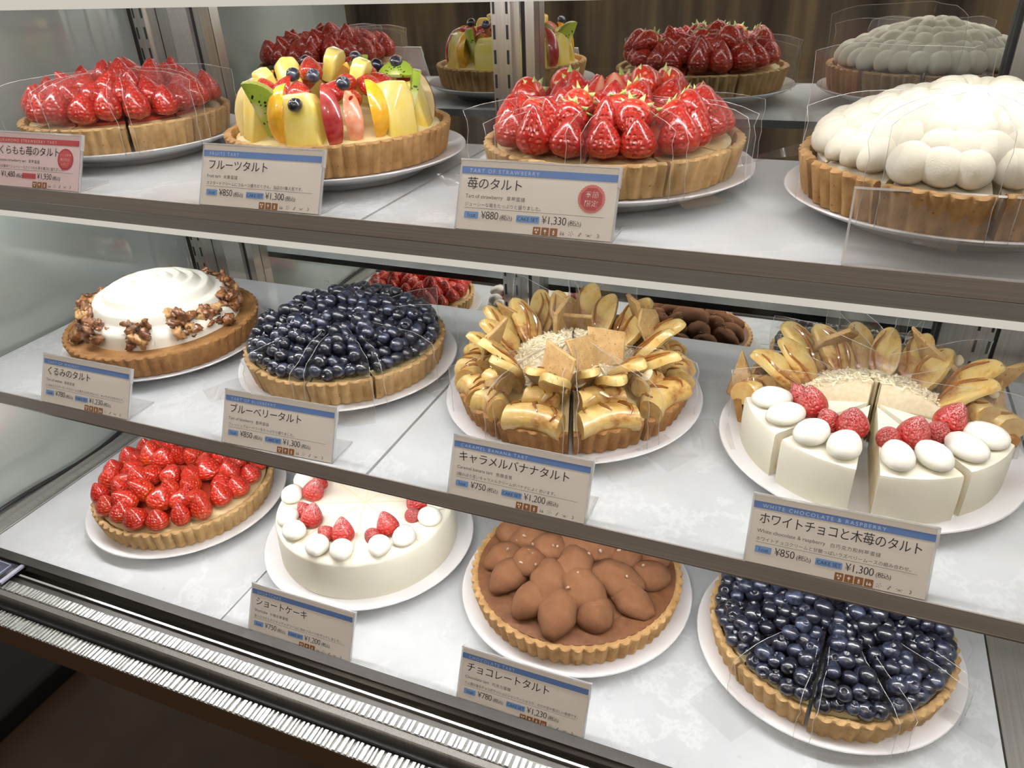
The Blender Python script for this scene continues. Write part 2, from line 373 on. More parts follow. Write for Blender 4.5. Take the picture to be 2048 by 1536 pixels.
def lathe(prof, n=24, rf=None, a0=0.0, a1=2 * PI, mi=0, caps=False, closed_prof=False):
    """profile [(r, z)] swept about z; rf(theta, index) scales r"""
    mb = MB(); full = abs(a1 - a0 - 2 * PI) < 1e-6; cols = n if full else n + 1; P = len(prof)
    v = []
    for j in range(cols):
        t = a0 + (a1 - a0) * j / n
        for i, (r, z) in enumerate(prof):
            k = rf(t, i) if rf else 1.0
            v.append((r * k * cos(t), r * k * sin(t), z))
    f = []; uv = []
    for j in range(n):
        j2 = (j + 1) % cols
        for i in range(P if closed_prof else P - 1):
            i2 = (i + 1) % P
            f.append((j * P + i, j2 * P + i, j2 * P + i2, j * P + i2))
            uv.append(((j / n, i / (P - 1)), ((j + 1) / n, i / (P - 1)), ((j + 1) / n, (i + 1) / (P - 1)), (j / n, (i + 1) / (P - 1))))
    mb.add(v, f, mi, uv=uv)
    if caps and not full:
        mb.f.append(list(range(P - 1, -1, -1))); mb.m.append(mi if caps is True else caps); mb.uv.append(None); mb.sm.append(False)
        mb.f.append([n * P + i for i in range(P)]); mb.m.append(mi if caps is True else caps); mb.uv.append(None); mb.sm.append(False)
    return mb
def ellipsoid(rx, ry, rz, n=14, m=10, disp=None):
    v = []; f = []
    for i in range(m + 1):
        ph = PI * i / m
        for j in range(n):
            t = 2 * PI * j / n
            p = Vector((rx * sin(ph) * cos(t), ry * sin(ph) * sin(t), rz * cos(ph)))
            v.append(disp(p) if disp else p)
    for i in range(m):
        for j in range(n):
            f.append((i * n + j, (i + 1) * n + j, (i + 1) * n + (j + 1) % n, i * n + (j + 1) % n))
    return MB().add(v, f)
def nz(p, s, seed=0.0): return noise.noise(Vector(p) * s + Vector((seed, seed * 1.7, -seed)))
def prism(poly, d, bev=0.02, seg=2, T=None, mi=0, bow=None):
    """polygon in x,z extruded along y (0..d), edges rounded"""
    bm = bmesh.new()
    a = [bm.verts.new((x, 0, z)) for x, z in poly]; b = [bm.verts.new((x, d, z)) for x, z in poly]
    n = len(poly); bm.faces.new(a); bm.faces.new(b[::-1])
    for i in range(n): bm.faces.new((a[i], b[i], b[(i + 1) % n], a[(i + 1) % n]))
    bmesh.ops.recalc_face_normals(bm, faces=bm.faces)
    if bev: bmesh.ops.bevel(bm, geom=list(bm.edges), offset=bev, segments=seg, affect='EDGES', profile=0.6)
    bm.verts.index_update(); mb = MB()
    mb.add([v.co.copy() if not bow else bow(v.co.copy()) for v in bm.verts], [[v.index for v in f.verts] for f in bm.faces], mi, T)
    bm.free(); return mb
def tube(pts, r, n=6, mi=0):
    mb = MB(); v = []; f = []; pts = [Vector(p) for p in pts]
    for i, p in enumerate(pts):
        d = (pts[min(i + 1, len(pts) - 1)] - pts[max(i - 1, 0)]).normalized()
        a = d.orthogonal().normalized(); b = d.cross(a)
        rr = r(i / (len(pts) - 1)) if callable(r) else r
        for j in range(n):
            t = 2 * PI * j / n; v.append(p + (a * cos(t) + b * sin(t)) * rr)
    for i in range(len(pts) - 1):
        for j in range(n): f.append((i * n + j, i * n + (j + 1) % n, (i + 1) * n + (j + 1) % n, (i + 1) * n + j))
    f.append(list(range(n - 1, -1, -1))); f.append([(len(pts) - 1) * n + j for j in range(n)])
    return mb.add(v, f, mi)
def lune(r, h, half, depth=1.0):
    """wedge of an ellipsoid: skin = material 0, two cut faces = material 1"""
    mb = MB(); n = 6; m = 10; v = []; f = []
    for i in range(m + 1):
        ph = PI * i / m
        for j in range(n + 1):
            t = -half + 2 * half * j / n
            v.append((r * sin(ph) * cos(t) * depth, r * sin(ph) * sin(t), h * cos(ph)))
    for i in range(m):
        for j in range(n):
            a = i * (n + 1) + j; f.append((a, a + n + 1, a + n + 2, a + 1))
    mb.add(v, f, 0)
    axis = [(0.08 * r, 0, h * cos(PI * i / m)) for i in range(m + 1)]
    for j, flip in ((0, False), (n, True)):
        vv = []; ff = []
        for i in range(m + 1): vv += [v[i * (n + 1) + j], axis[i]]
        for i in range(m):
            q = (2 * i, 2 * i + 1, 2 * i + 3, 2 * i + 2); ff.append(q[::-1] if flip else q)
        mb.add(vv, ff, 1, smooth=False)
    return mb

# ------------------------------------------------------------------ shared food meshes
rg = random.Random(7)
def berry_prof(w, h, k):
    p = [(0.001, 0.0)]
    for i in range(1, 13):
        t = i / 13
        r = w * (sin(PI * (t ** 0.62)) ** 0.72) * (1 - 0.25 * t * k)
        p.append((max(r, 0.004), h * (1 - (1 - t) ** 1.15)))
    p.append((0.001, h)); return p
def strawberry_mesh(name, w, h, k, mat, seed):
    pr = berry_prof(w, h, k)
    mb = lathe(pr, 20)
    for q in mb.v:
        d = nz(q, 7, seed) * 0.016; rr = math.hypot(q.x, q.y)
        q.x *= 1 + d * 9 * 0.5; q.y *= 1 + nz(q, 6, seed + 9) * 0.10; q.x += q.z * 0.10 * nz((seed, 0, 0), 1.3)
    return mb.mesh(name, [mat])
def half_strawberry_mesh(name, w, h, k, mat, seed):
    pr = berry_prof(w, h, k); mb = lathe(pr, 12, a0=0.0, a1=PI)
    n = len(pr); v = []; f = []; uv = []
    for r, z in pr: v += [(-r, 0, z), (r, 0, z)]
    for i in range(n - 1):
        f.append((2 * i, 2 * i + 1, 2 * i + 3, 2 * i + 2))
        y0, y1 = i / (n - 1), (i + 1) / (n - 1); uv.append(((0, y0), (1, y0), (1, y1), (0, y1)))
    mb.add(v, f, 1, uv=uv, smooth=False)
    return mb.mesh(name, [mat, 'flesh'])
STRAW = [strawberry_mesh('strawberry', 0.105, 0.225, 0.9, 'berry', 1.3), strawberry_mesh('strawberry', 0.098, 0.20, 0.4, 'berry', 4.1),
         strawberry_mesh('strawberry', 0.092, 0.235, 1.2, 'berry', 7.7), strawberry_mesh('strawberry', 0.110, 0.205, 0.7, 'berry', 2.9)]
STRAW2 = [strawberry_mesh('strawberry', 0.134, 0.275, 1.3, 'berry2', 1.3), strawberry_mesh('strawberry', 0.126, 0.25, 1.0, 'berry2', 4.1),
          strawberry_mesh('strawberry', 0.128, 0.295, 1.5, 'berry2', 7.7)]
STRAWH = [half_strawberry_mesh('strawberry_half', 0.125, 0.26, 1.2, 'berry2', 3.3), half_strawberry_mesh('strawberry_half', 0.115, 0.23, 0.9, 'berry2', 5.3)]
STRAWS = [strawberry_mesh('strawberry', 0.098, 0.215, 1.1, 'berry_sugar', 1.9), strawberry_mesh('strawberry', 0.082, 0.18, 0.9, 'berry_sugar', 6.1)]
def calyx_mesh():
    mb = MB(); r = random.Random(3)
    for k in range(9):
        a = 2 * PI * k / 9 + r.uniform(-.15, .15); L = r.uniform(.085, .12); up = r.uniform(-.02, .035)
        ca, sa = cos(a), sin(a); w = 0.02
        def P(d, s, z): return (d * ca - s * sa, d * sa + s * ca, z)
        mb.add([P(0, -w * .7, 0.0), P(0, w * .7, 0.0), P(L * .5, w, -.012), P(L * .5, -w, -.012), P(L, 0, up - .02), P(0, -w * .7, -.01), P(0, w * .7, -.01), P(L * .5, w, -.02), P(L * .5, -w, -.02)],
               [(0, 1, 2, 3), (3, 2, 4), (8, 7, 6, 5), (4, 7, 8), (2, 1, 6, 7), (0, 3, 8, 5), (3, 4, 8), (4, 2, 7)])
    mb.merge(tube([(0, 0, 0), (0.004, 0, -.03), (0.01, 0, -.055)], .009, 5))
    return mb.mesh('calyx', ['calyx'])
CALYX = calyx_mesh()
def blueberry_mesh(seed, r=0.058):
    pr = [(0.001, -r * .88), (r * .5, -r * .8), (r * .84, -r * .45), (r, 0), (r * .93, r * .38), (r * .72, r * .70), (r * .50, r * .84), (r * .40, r * .93), (r * .33, r * .90), (r * .25, r * .70), (0.001, r * .62)]
    rf = lambda t, i: 1 + (0.16 * cos(5 * t) if i in (7, 8) else 0)
    mb = lathe(pr, 15, rf)
    for q in mb.v: q.x *= 1.04; q.z *= 0.95 + 0.04 * cos(seed)
    return mb.mesh('blueberry', ['blueberry'])
BLUE = [blueberry_mesh(1.0, .062), blueberry_mesh(2.0, .057), blueberry_mesh(3.0, .066)]
def dollop_mesh(name, rx, ry, rz, seed, mat, tail=0.0, rough=0.05, n=18, m=12):
    def d(p):
        p = p.copy(); t = p.z / rz
        if p.z < 0: p.z *= 0.55
        p.x += tail * max(0, p.x / rx) ** 2 * rx; f = 1 - tail * 0.5 * max(0, p.x / rx); p.y *= f
        p *= 1 + rough * nz(p, 6, seed) + rough * 0.5 * nz(p, 14, seed + 3)
        return p
    return ellipsoid(rx, ry, rz, n, m, d).mesh(name, [mat])
MOUSSE = [dollop_mesh('mousse_dollop', .130, .122, .118, s, 'mousse', .15, .08) for s in (1.1, 2.7, 5.2)]
CHOCO = [dollop_mesh('chocolate_cream_dollop', .20, .16, .145, 1.4, 'cocoa', .15, .13), dollop_mesh('chocolate_cream_dollop', .16, .155, .15, 3.8, 'cocoa', .1, .16), dollop_mesh('chocolate_cream_dollop', .215, .17, .14, 8.8, 'cocoa', .2, .2)]
CHOCO_BIG = dollop_mesh('chocolate_cream_dollop', .30, .25, .16, 9.3, 'cocoa', .1, .12, 24, 14)
PUFF = [dollop_mesh('cream_puff', .118, .108, .095, 1.7, 'cream', .08, .05), dollop_mesh('cream_puff', .112, .105, .098, 4.4, 'cream', .15, .05)]
PUFF_L = [dollop_mesh('cream_puff', .17, .125, .095, 2.2, 'cream', .12, .05), dollop_mesh('cream_puff', .165, .12, .092, 6.4, 'cream', .18, .05)]
def groove(p):
    p.x += 0.012 * sin(p.z * 16); return p
PINE = [prism([(-.15, 0), (.15, 0), (.17, .30), (.10, .40), (-.11, .40), (-.16, .28)], .20, .035, 3, bow=groove).mesh('pineapple_chunk', ['pineapple']),
        prism([(-.13, 0), (.12, 0), (.15, .34), (.05, .42), (-.10, .41), (-.14, .30)], .18, .04, 3, bow=groove).mesh('pineapple_chunk', ['pineapple'])]
APPLE = lune(.17, .24, R_(24)).mesh('apple_slice', ['apple_skin', 'apple_flesh'], 40)
ORANGE = lune(.16, .22, R_(26)).mesh('orange_segment', ['orange', 'orange'], 60)
GRAPE = lune(.14, .20, R_(28)).mesh('grapefruit_segment', ['grapefruit', 'grapefruit'], 60)
MELON = prism([(-.10, 0), (.10, 0), (.12, .28), (.04, .38), (-.10, .34)], .10, .025, 2).mesh('melon_chunk', ['melon'])
KIWI = prism([(.21 * cos(PI * i / 16), .21 * sin(PI * i / 16)) for i in range(17)], .055, .012, 2).mesh('kiwi_slice', ['kiwi'], 50)
def banana_petal(seed, L=.30, w=.105, th=.07):
    poly = [(w * cos(t) * (1 - .12 * sin(t)), L * sin(t)) for t in [2 * PI * i / 22 for i in range(22)]]
    def bow(p): p.y += 0.9 * (p.z) ** 2 + .02 * nz(p, 5, seed); p.x += .10 * p.z * p.z * sin(seed); return p
    mb = prism(poly, th, .022, 2, bow=bow)
    # caramel streaks lying on the cut face
    for k in range(1 if seed < 4 else 2):
        x0 = -.04 + .07 * k + .03 * sin(seed * 5)
        pts = [bow(Vector((x0 + .03 * sin(5 * t + seed + k), -.004, -L * .75 + 1.5 * L * t))) for t in [i / 9 for i in range(10)]]
        mb.merge(tube(pts, lambda u: .011 * (.35 + sin(PI * u)), 5), mi=1)
    return mb.mesh('banana_slice', ['banana', 'caramel'], 50)
PETAL = [banana_petal(1.0, .26, .12), banana_petal(2.4, .235, .115), banana_petal(4.2, .28, .125)]
def banana_chunk(seed, L=.36, r=.105):
    n = 10; pts = []
    mb = MB(); v = []; f = []; K = 14
    for i in range(n + 1):
        u = i / n - .5
        rr = r * (1 - .10 * (2 * u) ** 4)
        for j in range(K):
            t = 2 * PI * j / K
            w = 1 + .05 * cos(3 * t + seed)
            v.append((u * L, rr * w * cos(t) - .25 * u * u, rr * w * sin(t)))
    for i in range(n):
        for j in range(K): f.append((i * K + j, i * K + (j + 1) % K, (i + 1) * K + (j + 1) % K, (i + 1) * K + j))
    mb.add(v, f, 0)
    mb.add([v[j] for j in range(K)], [list(range(K - 1, -1, -1))], 1, smooth=False); mb.add([v[n * K + j] for j in range(K)], [list(range(K))], 1, smooth=False)
    for k in range(3):
        u = -.32 + .30 * k + .05 * sin(seed * 3 + k)
        pts = [(u * L + .03 * sin(3 * t + k), (r + .004) * cos(t) - .25 * u * u, (r + .004) * sin(t)) for t in [R_(-60 + 20 * i + 20 * k) - PI / 2 + R_(90) for i in range(9)]]
        mb.merge(tube(pts, lambda w: .012 * (.4 + sin(PI * w)), 5), mi=2)
    return mb.mesh('banana_chunk', ['banana', 'banana_rim', 'caramel'], 50)
CHUNK = [banana_chunk(1.0), banana_chunk(2.6, .30, .10), banana_chunk(4.0, .40, .11)]
CRACK = [prism([(-.15, 0), (.14, .02), (.17, .25), (-.02, .34), (-.18, .22)], .035, .008, 1).mesh('biscuit_piece', ['cracker'], 40),
         prism([(-.17, .03), (.10, 0), (.19, .31)], .035, .008, 1).mesh('biscuit_piece', ['cracker'], 40),
         prism([(-.12, 0), (.13, .0), (.15, .26), (-.15, .31)], .035, .008, 1).mesh('biscuit_piece', ['cracker'], 40)]
ALMOND = prism([(.032 * cos(t) * (1 - .25 * sin(t)), .052 * sin(t)) for t in [2 * PI * i / 12 for i in range(12)]], .009, .003, 1).mesh('almond_slice', ['almond'], 50)
def walnut_cluster(seed):
    r = random.Random(seed); mb = MB()
    for k in range(18):
        a = r.uniform(.02, .042)
        def d(p): return p * (1 + .8 * nz(p, 34, seed + k) + .45 * nz(p, 90, k))
        T = Matrix.Translation((r.uniform(-.07, .07), r.uniform(-.05, .05), .03 + .17 * k / 18 + r.uniform(-.02, .02))) @ Euler((r.random() * 6, r.random() * 6, 0)).to_matrix().to_4x4()
        mb.merge(ellipsoid(a * 1.3, a, a * .8, 14, 10, d), T, mi=1 if r.random() < .16 else 0)
    return mb.mesh('walnut_cluster', ['walnut', 'walnut_pale'])
WALNUT = [walnut_cluster(s) for s in (1, 2, 3, 4)]
NIB = ellipsoid(.016, .010, .008, 6, 5, lambda p: p * (1 + .5 * nz(p, 90, 2))).mesh('cocoa_nib', ['nib'])

# ------------------------------------------------------------------ pastry parts
NFL = 58
def crust_mb(h=.22, rt=.885, rb=.835, a0=0.0, a1=2 * PI, wall=.055, fl=.022, floor=.10):
    prof = [(.002, 0), (rb - .02, 0), (rb, .012), (rb + (rt - rb) * .5, h * .5), (rt, h - .012), (rt - .012, h), (rt - wall + .008, h - .002), (rt - wall, h - .015), (rt - wall - .02, floor), (.002, floor)]
    n = max(12, int(round(NFL * 6 * (a1 - a0) / (2 * PI))))
    def rf(t, i):
        if 2 <= i <= 4: return 1 + fl * (abs(sin(NFL * t / 2)) - .5) * 1.3
        if i in (5, 6): return 1 + fl * .6 * (abs(sin(NFL * t / 2)) - .5)
        return 1
    mb = lathe(prof, n, rf, a0, a1, caps=abs(a1 - a0 - 2 * PI) > 1e-6, closed_prof=False)
    for q in mb.v: q.z += .006 * nz(q, 6, 2.2) * (q.z / h)
    return mb
def fill_mb(R, z0, dome, a0=0.0, a1=2 * PI, z_base=.09, pw=2.0):
    """domed filling with flat underside, a wedge when a1-a0 < 2pi"""
    prof = [(.002, z_base), (R, z_base)] + [(R * (1 - i / 10), z0 + dome * (1 - abs(1 - i / 10) ** pw)) for i in range(0, 10)] + [(.002, z0 + dome)]
    n = max(6, int(48 * (a1 - a0) / (2 * PI)))
    return lathe(prof, n, None, a0, a1, caps=1 if abs(a1 - a0 - 2 * PI) > 1e-6 else False)
def plate(loc, label, r=1.0, h=.12, group='white round plates'):
    t = thing('plate', label, 'plate', loc, group)
    prof = [(.002, .02), (r * .60, .02), (r * .60, 0), (r * .66, 0), (r * .67, .03), (r * .96, h - .035), (r, h - .008), (r * .995, h), (r * .975, h - .002), (r * .9, h - .035), (.002, h - .04)]
    put('dish', lathe(prof, 72).mesh('dish', ['plate'], 45), t)
    return t
def polar(r, th, z): return (r * cos(th), r * sin(th), z)
def stand(th, tilt, spin): return Matrix.Rotation(th, 3, 'Z') @ Matrix.Rotation(tilt, 3, 'Y') @ Matrix.Rotation(spin, 3, 'Z')

PLATE_Z = {0: .17, 1: .12, 2: .12}
def spots(R, dr, da, a0, a1, rin=.10, jit=.25, edge=0.0, seed=1):
    """rings of positions inside a wedge, outermost first"""
    r_ = random.Random(seed); out = []; r = R; ring = 0
    full = abs(a1 - a0 - 2 * PI) < 1e-6
    while r > rin:
        m = edge / r if not full else 0
        b0, b1 = a0 + m, a1 - m
        if b1 > b0:
            if full:
                n = max(3, int(round(2 * PI * r / da)))
                st = [b0 + 2 * PI * (k + .5 * (ring % 2)) / n for k in range(n)]
            else:
                n = max(1, int((b1 - b0) * r / da + 1.0)); st = [b0 + (b1 - b0) * ((k + .5) / n) for k in range(n)]
            for th in st:
                out.append((r + r_.uniform(-jit, jit) * dr * .5, th + r_.uniform(-jit, jit) * da * .35 / r, ring))
        r -= dr; ring += 1
    return out
def strawberry_top(root, a0, a1, zb, dome, seed, meshes, R=.72, dr=.165, da=.185, calyx=0.0, halves=0.0, sc=1.0, edge=.07):
    r_ = random.Random(seed)
    for r, th, ring in spots(R, dr, da, a0, a1, .06, .3, edge, seed):
        z = zb + dome * (1 - (max(r, 0) / .85) ** 2)
        s = sc * r_.uniform(.9, 1.1)
        up = r_.random()
        if up < calyx and ring > 0:
            tilt = R_(r_.uniform(95, 150)); th2 = th + r_.uniform(-.6, .6)
            o = put('strawberry', r_.choice(meshes), root, polar(r, th, z + .20), stand(th2, tilt, r_.random() * 6), s)
            put('calyx', CALYX, o, (0, 0, .012), (0, PI, 0), 1.25)
        elif up < calyx + halves and ring > 0:
            put('strawberry_half', r_.choice(STRAWH), root, polar(r, th, z + .02), stand(th - PI / 2 + r_.uniform(-.5, .5), 0, 0) @ Matrix.Rotation(R_(r_.uniform(-20, 60)), 3, 'X'), s)
        else:
            tilt = R_(r_.uniform(-22, 8)) if ring == 0 else R_(r_.uniform(-45, 45))
            put('strawberry', r_.choice(meshes), root, polar(r, th, z - .01), stand(th + (0 if ring == 0 else r_.uniform(-1, 1)), tilt, r_.random() * 6), s)
def blueberry_top(root, a0, a1, zb, dome, seed, R=.80, edge=.012):
    r_ = random.Random(seed)
    for layer in (0, 1):
        for r, th, ring in spots(R - .055 * layer, .112, .113, a0, a1, .05, .22, edge + .02 * layer, seed + layer):
            if layer == 1 and r_.random() < .40: continue
            z = zb + dome * (1 - (max(r, 0) / .85) ** 2) + .04 + .072 * layer
            put('blueberry', r_.choice(BLUE), root, polar(r, th, z + r_.uniform(-.01, .015)), stand(r_.random() * 6, R_(r_.uniform(0, 75)), r_.random() * 6), r_.uniform(.92, 1.1))

SL = R_(36)
def slice_root(center, a0, label, group, off, name='tart_slice', cat='tart slice'):
    am = a0 + SL / 2
    c = (center[0] + off * cos(am), center[1] + off * sin(am), center[2])
    return thing(name, label, cat, c, group)
GAP = R_(.7)

# ------------------------------------------------------------------ signs
TXT = {}
def text_mb(s, size, spacing=1.0, thin=0.0, kx=1.0):
    """outline text as a flat mesh with thinned horizontal strokes; size in sign widths; origin at left end of the baseline"""
    key = (s, size, spacing, thin, kx)
    if key in TXT: return TXT[key]
    cu = bpy.data.curves.new('t', 'FONT'); cu.body = s; cu.size = 1.0; cu.space_character = spacing; cu.resolution_u = 3
    o = bpy.data.objects.new('t', cu); COL.objects.link(o)
    dg = bpy.context.evaluated_depsgraph_get()
    K = 0.42
    me = None
    if thin > 0:
        c2 = o.evaluated_get(dg).to_curve(dg).copy()
        for sp in c2.splines:
            for b in sp.bezier_points:
                hl, hr, co = b.handle_left.copy(), b.handle_right.copy(), b.co.copy()
                b.handle_left_type = b.handle_right_type = 'FREE'
                b.co = (co.x, co.y * K, 0); b.handle_left = (hl.x, hl.y * K, 0); b.handle_right = (hr.x, hr.y * K, 0)
        c2.dimensions = '2D'; c2.fill_mode = 'BOTH'; c2.offset = -thin; c2.resolution_u = 3
        o2 = bpy.data.objects.new('t2', c2); COL.objects.link(o2); dg.update()
        me = bpy.data.meshes.new_from_object(o2.evaluated_get(dg)); kz = 1 / K
        bpy.data.objects.remove(o2); bpy.data.curves.remove(c2)
    else:
        me = bpy.data.meshes.new_from_object(o.evaluated_get(dg)); kz = 1.0
    mb = MB().add([(v.co.x * size * kx, 0, v.co.y * kz * size) for v in me.vertices], [list(p.vertices) for p in me.polygons], smooth=False)
    bpy.data.objects.remove(o); bpy.data.curves.remove(cu); bpy.data.meshes.remove(me)
    TXT[key] = mb
    return mb
TILT = R_(25.5)
CH = .428
def cardT(d=0.0):
    """card frame: x across, z up the tilted face, d towards the viewer"""
    return Matrix(((1, 0, 0, 0), (0, cos(TILT), sin(TILT), -d * cos(TILT)), (0, -sin(TILT), cos(TILT), d * sin(TILT)), (0, 0, 0, 1)))
def rect(u0, v0, u1, v1): return [(u0, 0, v0), (u1, 0, v0), (u1, 0, v1), (u0, 0, v1)]
def holder(root, w=1.0, h=CH, right=.012):
    mb = MB(); T = cardT()
    # back sheet, front lip folded over the top and down the right side, foot behind
    mb.box((-.012, .004, 0), (w + right, .016, h + .012), 0, T)
    mb.box((-.012, -.012, h), (w + right, .004, h + .012), 1, T)
    mb.box((w, -.014, h - .11), (w + right + .004, .016, h + .012), 1, T)
    mb.box((-.012, -.006, 0), (0, .016, h + .012), 1, T)
    mb.box((w, -.004, 0), (w + right, .016, h - .11), 1, T)
    mb.box((-.012, .004, 0), (w + right, .016, .012), 1, T)
    mb.add([(-.012, .012, .001), (w + right, .012, .001), (w + right, .30, .001), (-.012, .30, .001), (-.012, .012, .011), (w + right, .012, .011), (w + right, .30, .011), (-.012, .30, .011)],
           [(3, 2, 1, 0), (4, 5, 6, 7), (0, 1, 5, 4), (1, 2, 6, 5), (2, 3, 7, 6), (3, 0, 4, 7)], 0, smooth=False)
    mb.box((w + right - .008, .012, .001), (w + right, .30, .012), 1)
    return put('acrylic_holder', mb.mesh('acrylic_holder', ['acrylic', 'acrylic_edge']), root)
def rrect(u0, v0, u1, v1, r, n=4):
    p = []
    for cx, cz, a in ((u1 - r, v0 + r, -90), (u1 - r, v1 - r, 0), (u0 + r, v1 - r, 90), (u0 + r, v0 + r, 180)):
        for i in range(n + 1):
            t = R_(a + 90 * i / n); p.append((cx + r * cos(t), 0, cz + r * sin(t)))
    return p
def icon(k, u, v, s):
    """small allergen pictograms: egg, wheat, milk, bottle, grains, peanut, crab, shrimp"""
    mb = MB()
    def el(cx, cz, rx, rz, rot=0, n=10, a0=0, a1=360):
        p = [(0, 0, 0)] if a1 - a0 < 360 else []
        for i in range(n + (1 if p else 0)):
            t = R_(a0 + (a1 - a0) * i / n); x, z = rx * cos(t), rz * sin(t)
            p.append((x * cos(rot) - z * sin(rot), 0, x * sin(rot) + z * cos(rot)))
        mb.add([(u + s * (cx + a), 0, v + s * (cz + b)) for a, _, b in p], [list(range(len(p)))], smooth=False)
    def poly(pts): mb.add([(u + s * x, 0, v + s * z) for x, z in pts], [list(range(len(pts)))], smooth=False)
    if k == 0: el(.3, .68, .14, .17); el(.7, .68, .14, .17); el(.5, .28, .15, .17)
    elif k == 1: el(.5, .62, .13, .22); poly([(.46, .12), (.54, .12), (.54, .5), (.46, .5)]); el(.38, .55, .07, .16, .4); el(.62, .55, .07, .16, -.4)
    elif k == 2: poly([(.36, .12), (.64, .12), (.64, .26), (.36, .26)]); poly([(.36, .44), (.64, .44), (.64, .58), (.5, .88), (.36, .58)]); poly([(.36, .26), (.44, .26), (.44, .44), (.36, .44)]); poly([(.56, .26), (.64, .26), (.64, .44), (.56, .44)])
    elif k == 3: poly([(.18, .15), (.38, .15), (.38, .5), (.31, .62), (.31, .8), (.25, .8), (.25, .62), (.18, .5)]); el(.66, .33, .2, .2); poly([(.62, .5), (.70, .5), (.70, .72), (.62, .72)])
    elif k == 4:
        for x, z in ((.25, .7), (.62, .78), (.45, .5), (.22, .3), (.55, .24), (.8, .5)): el(x, z, .085, .085)
    elif k == 5: el(.42, .34, .12, .2, -.6); el(.6, .62, .12, .2, -.6)
    elif k == 6:
        el(.5, .42, .22, .15); el(.16, .56, .10, .07, .8); el(.84, .56, .10, .07, -.8)
        for x in (.2, .3, .7, .8): el(x, .26, .06, .03, .5 if x < .5 else -.5)
    else:
        p = [(.5 + .26 * cos(R_(a)), .5 + .30 * sin(R_(a))) for a in range(100, -110, -15)] + [(.44 + .14 * cos(R_(a)), .5 + .16 * sin(R_(a))) for a in range(-95, 100, 15)]
        poly(p)
    return mb
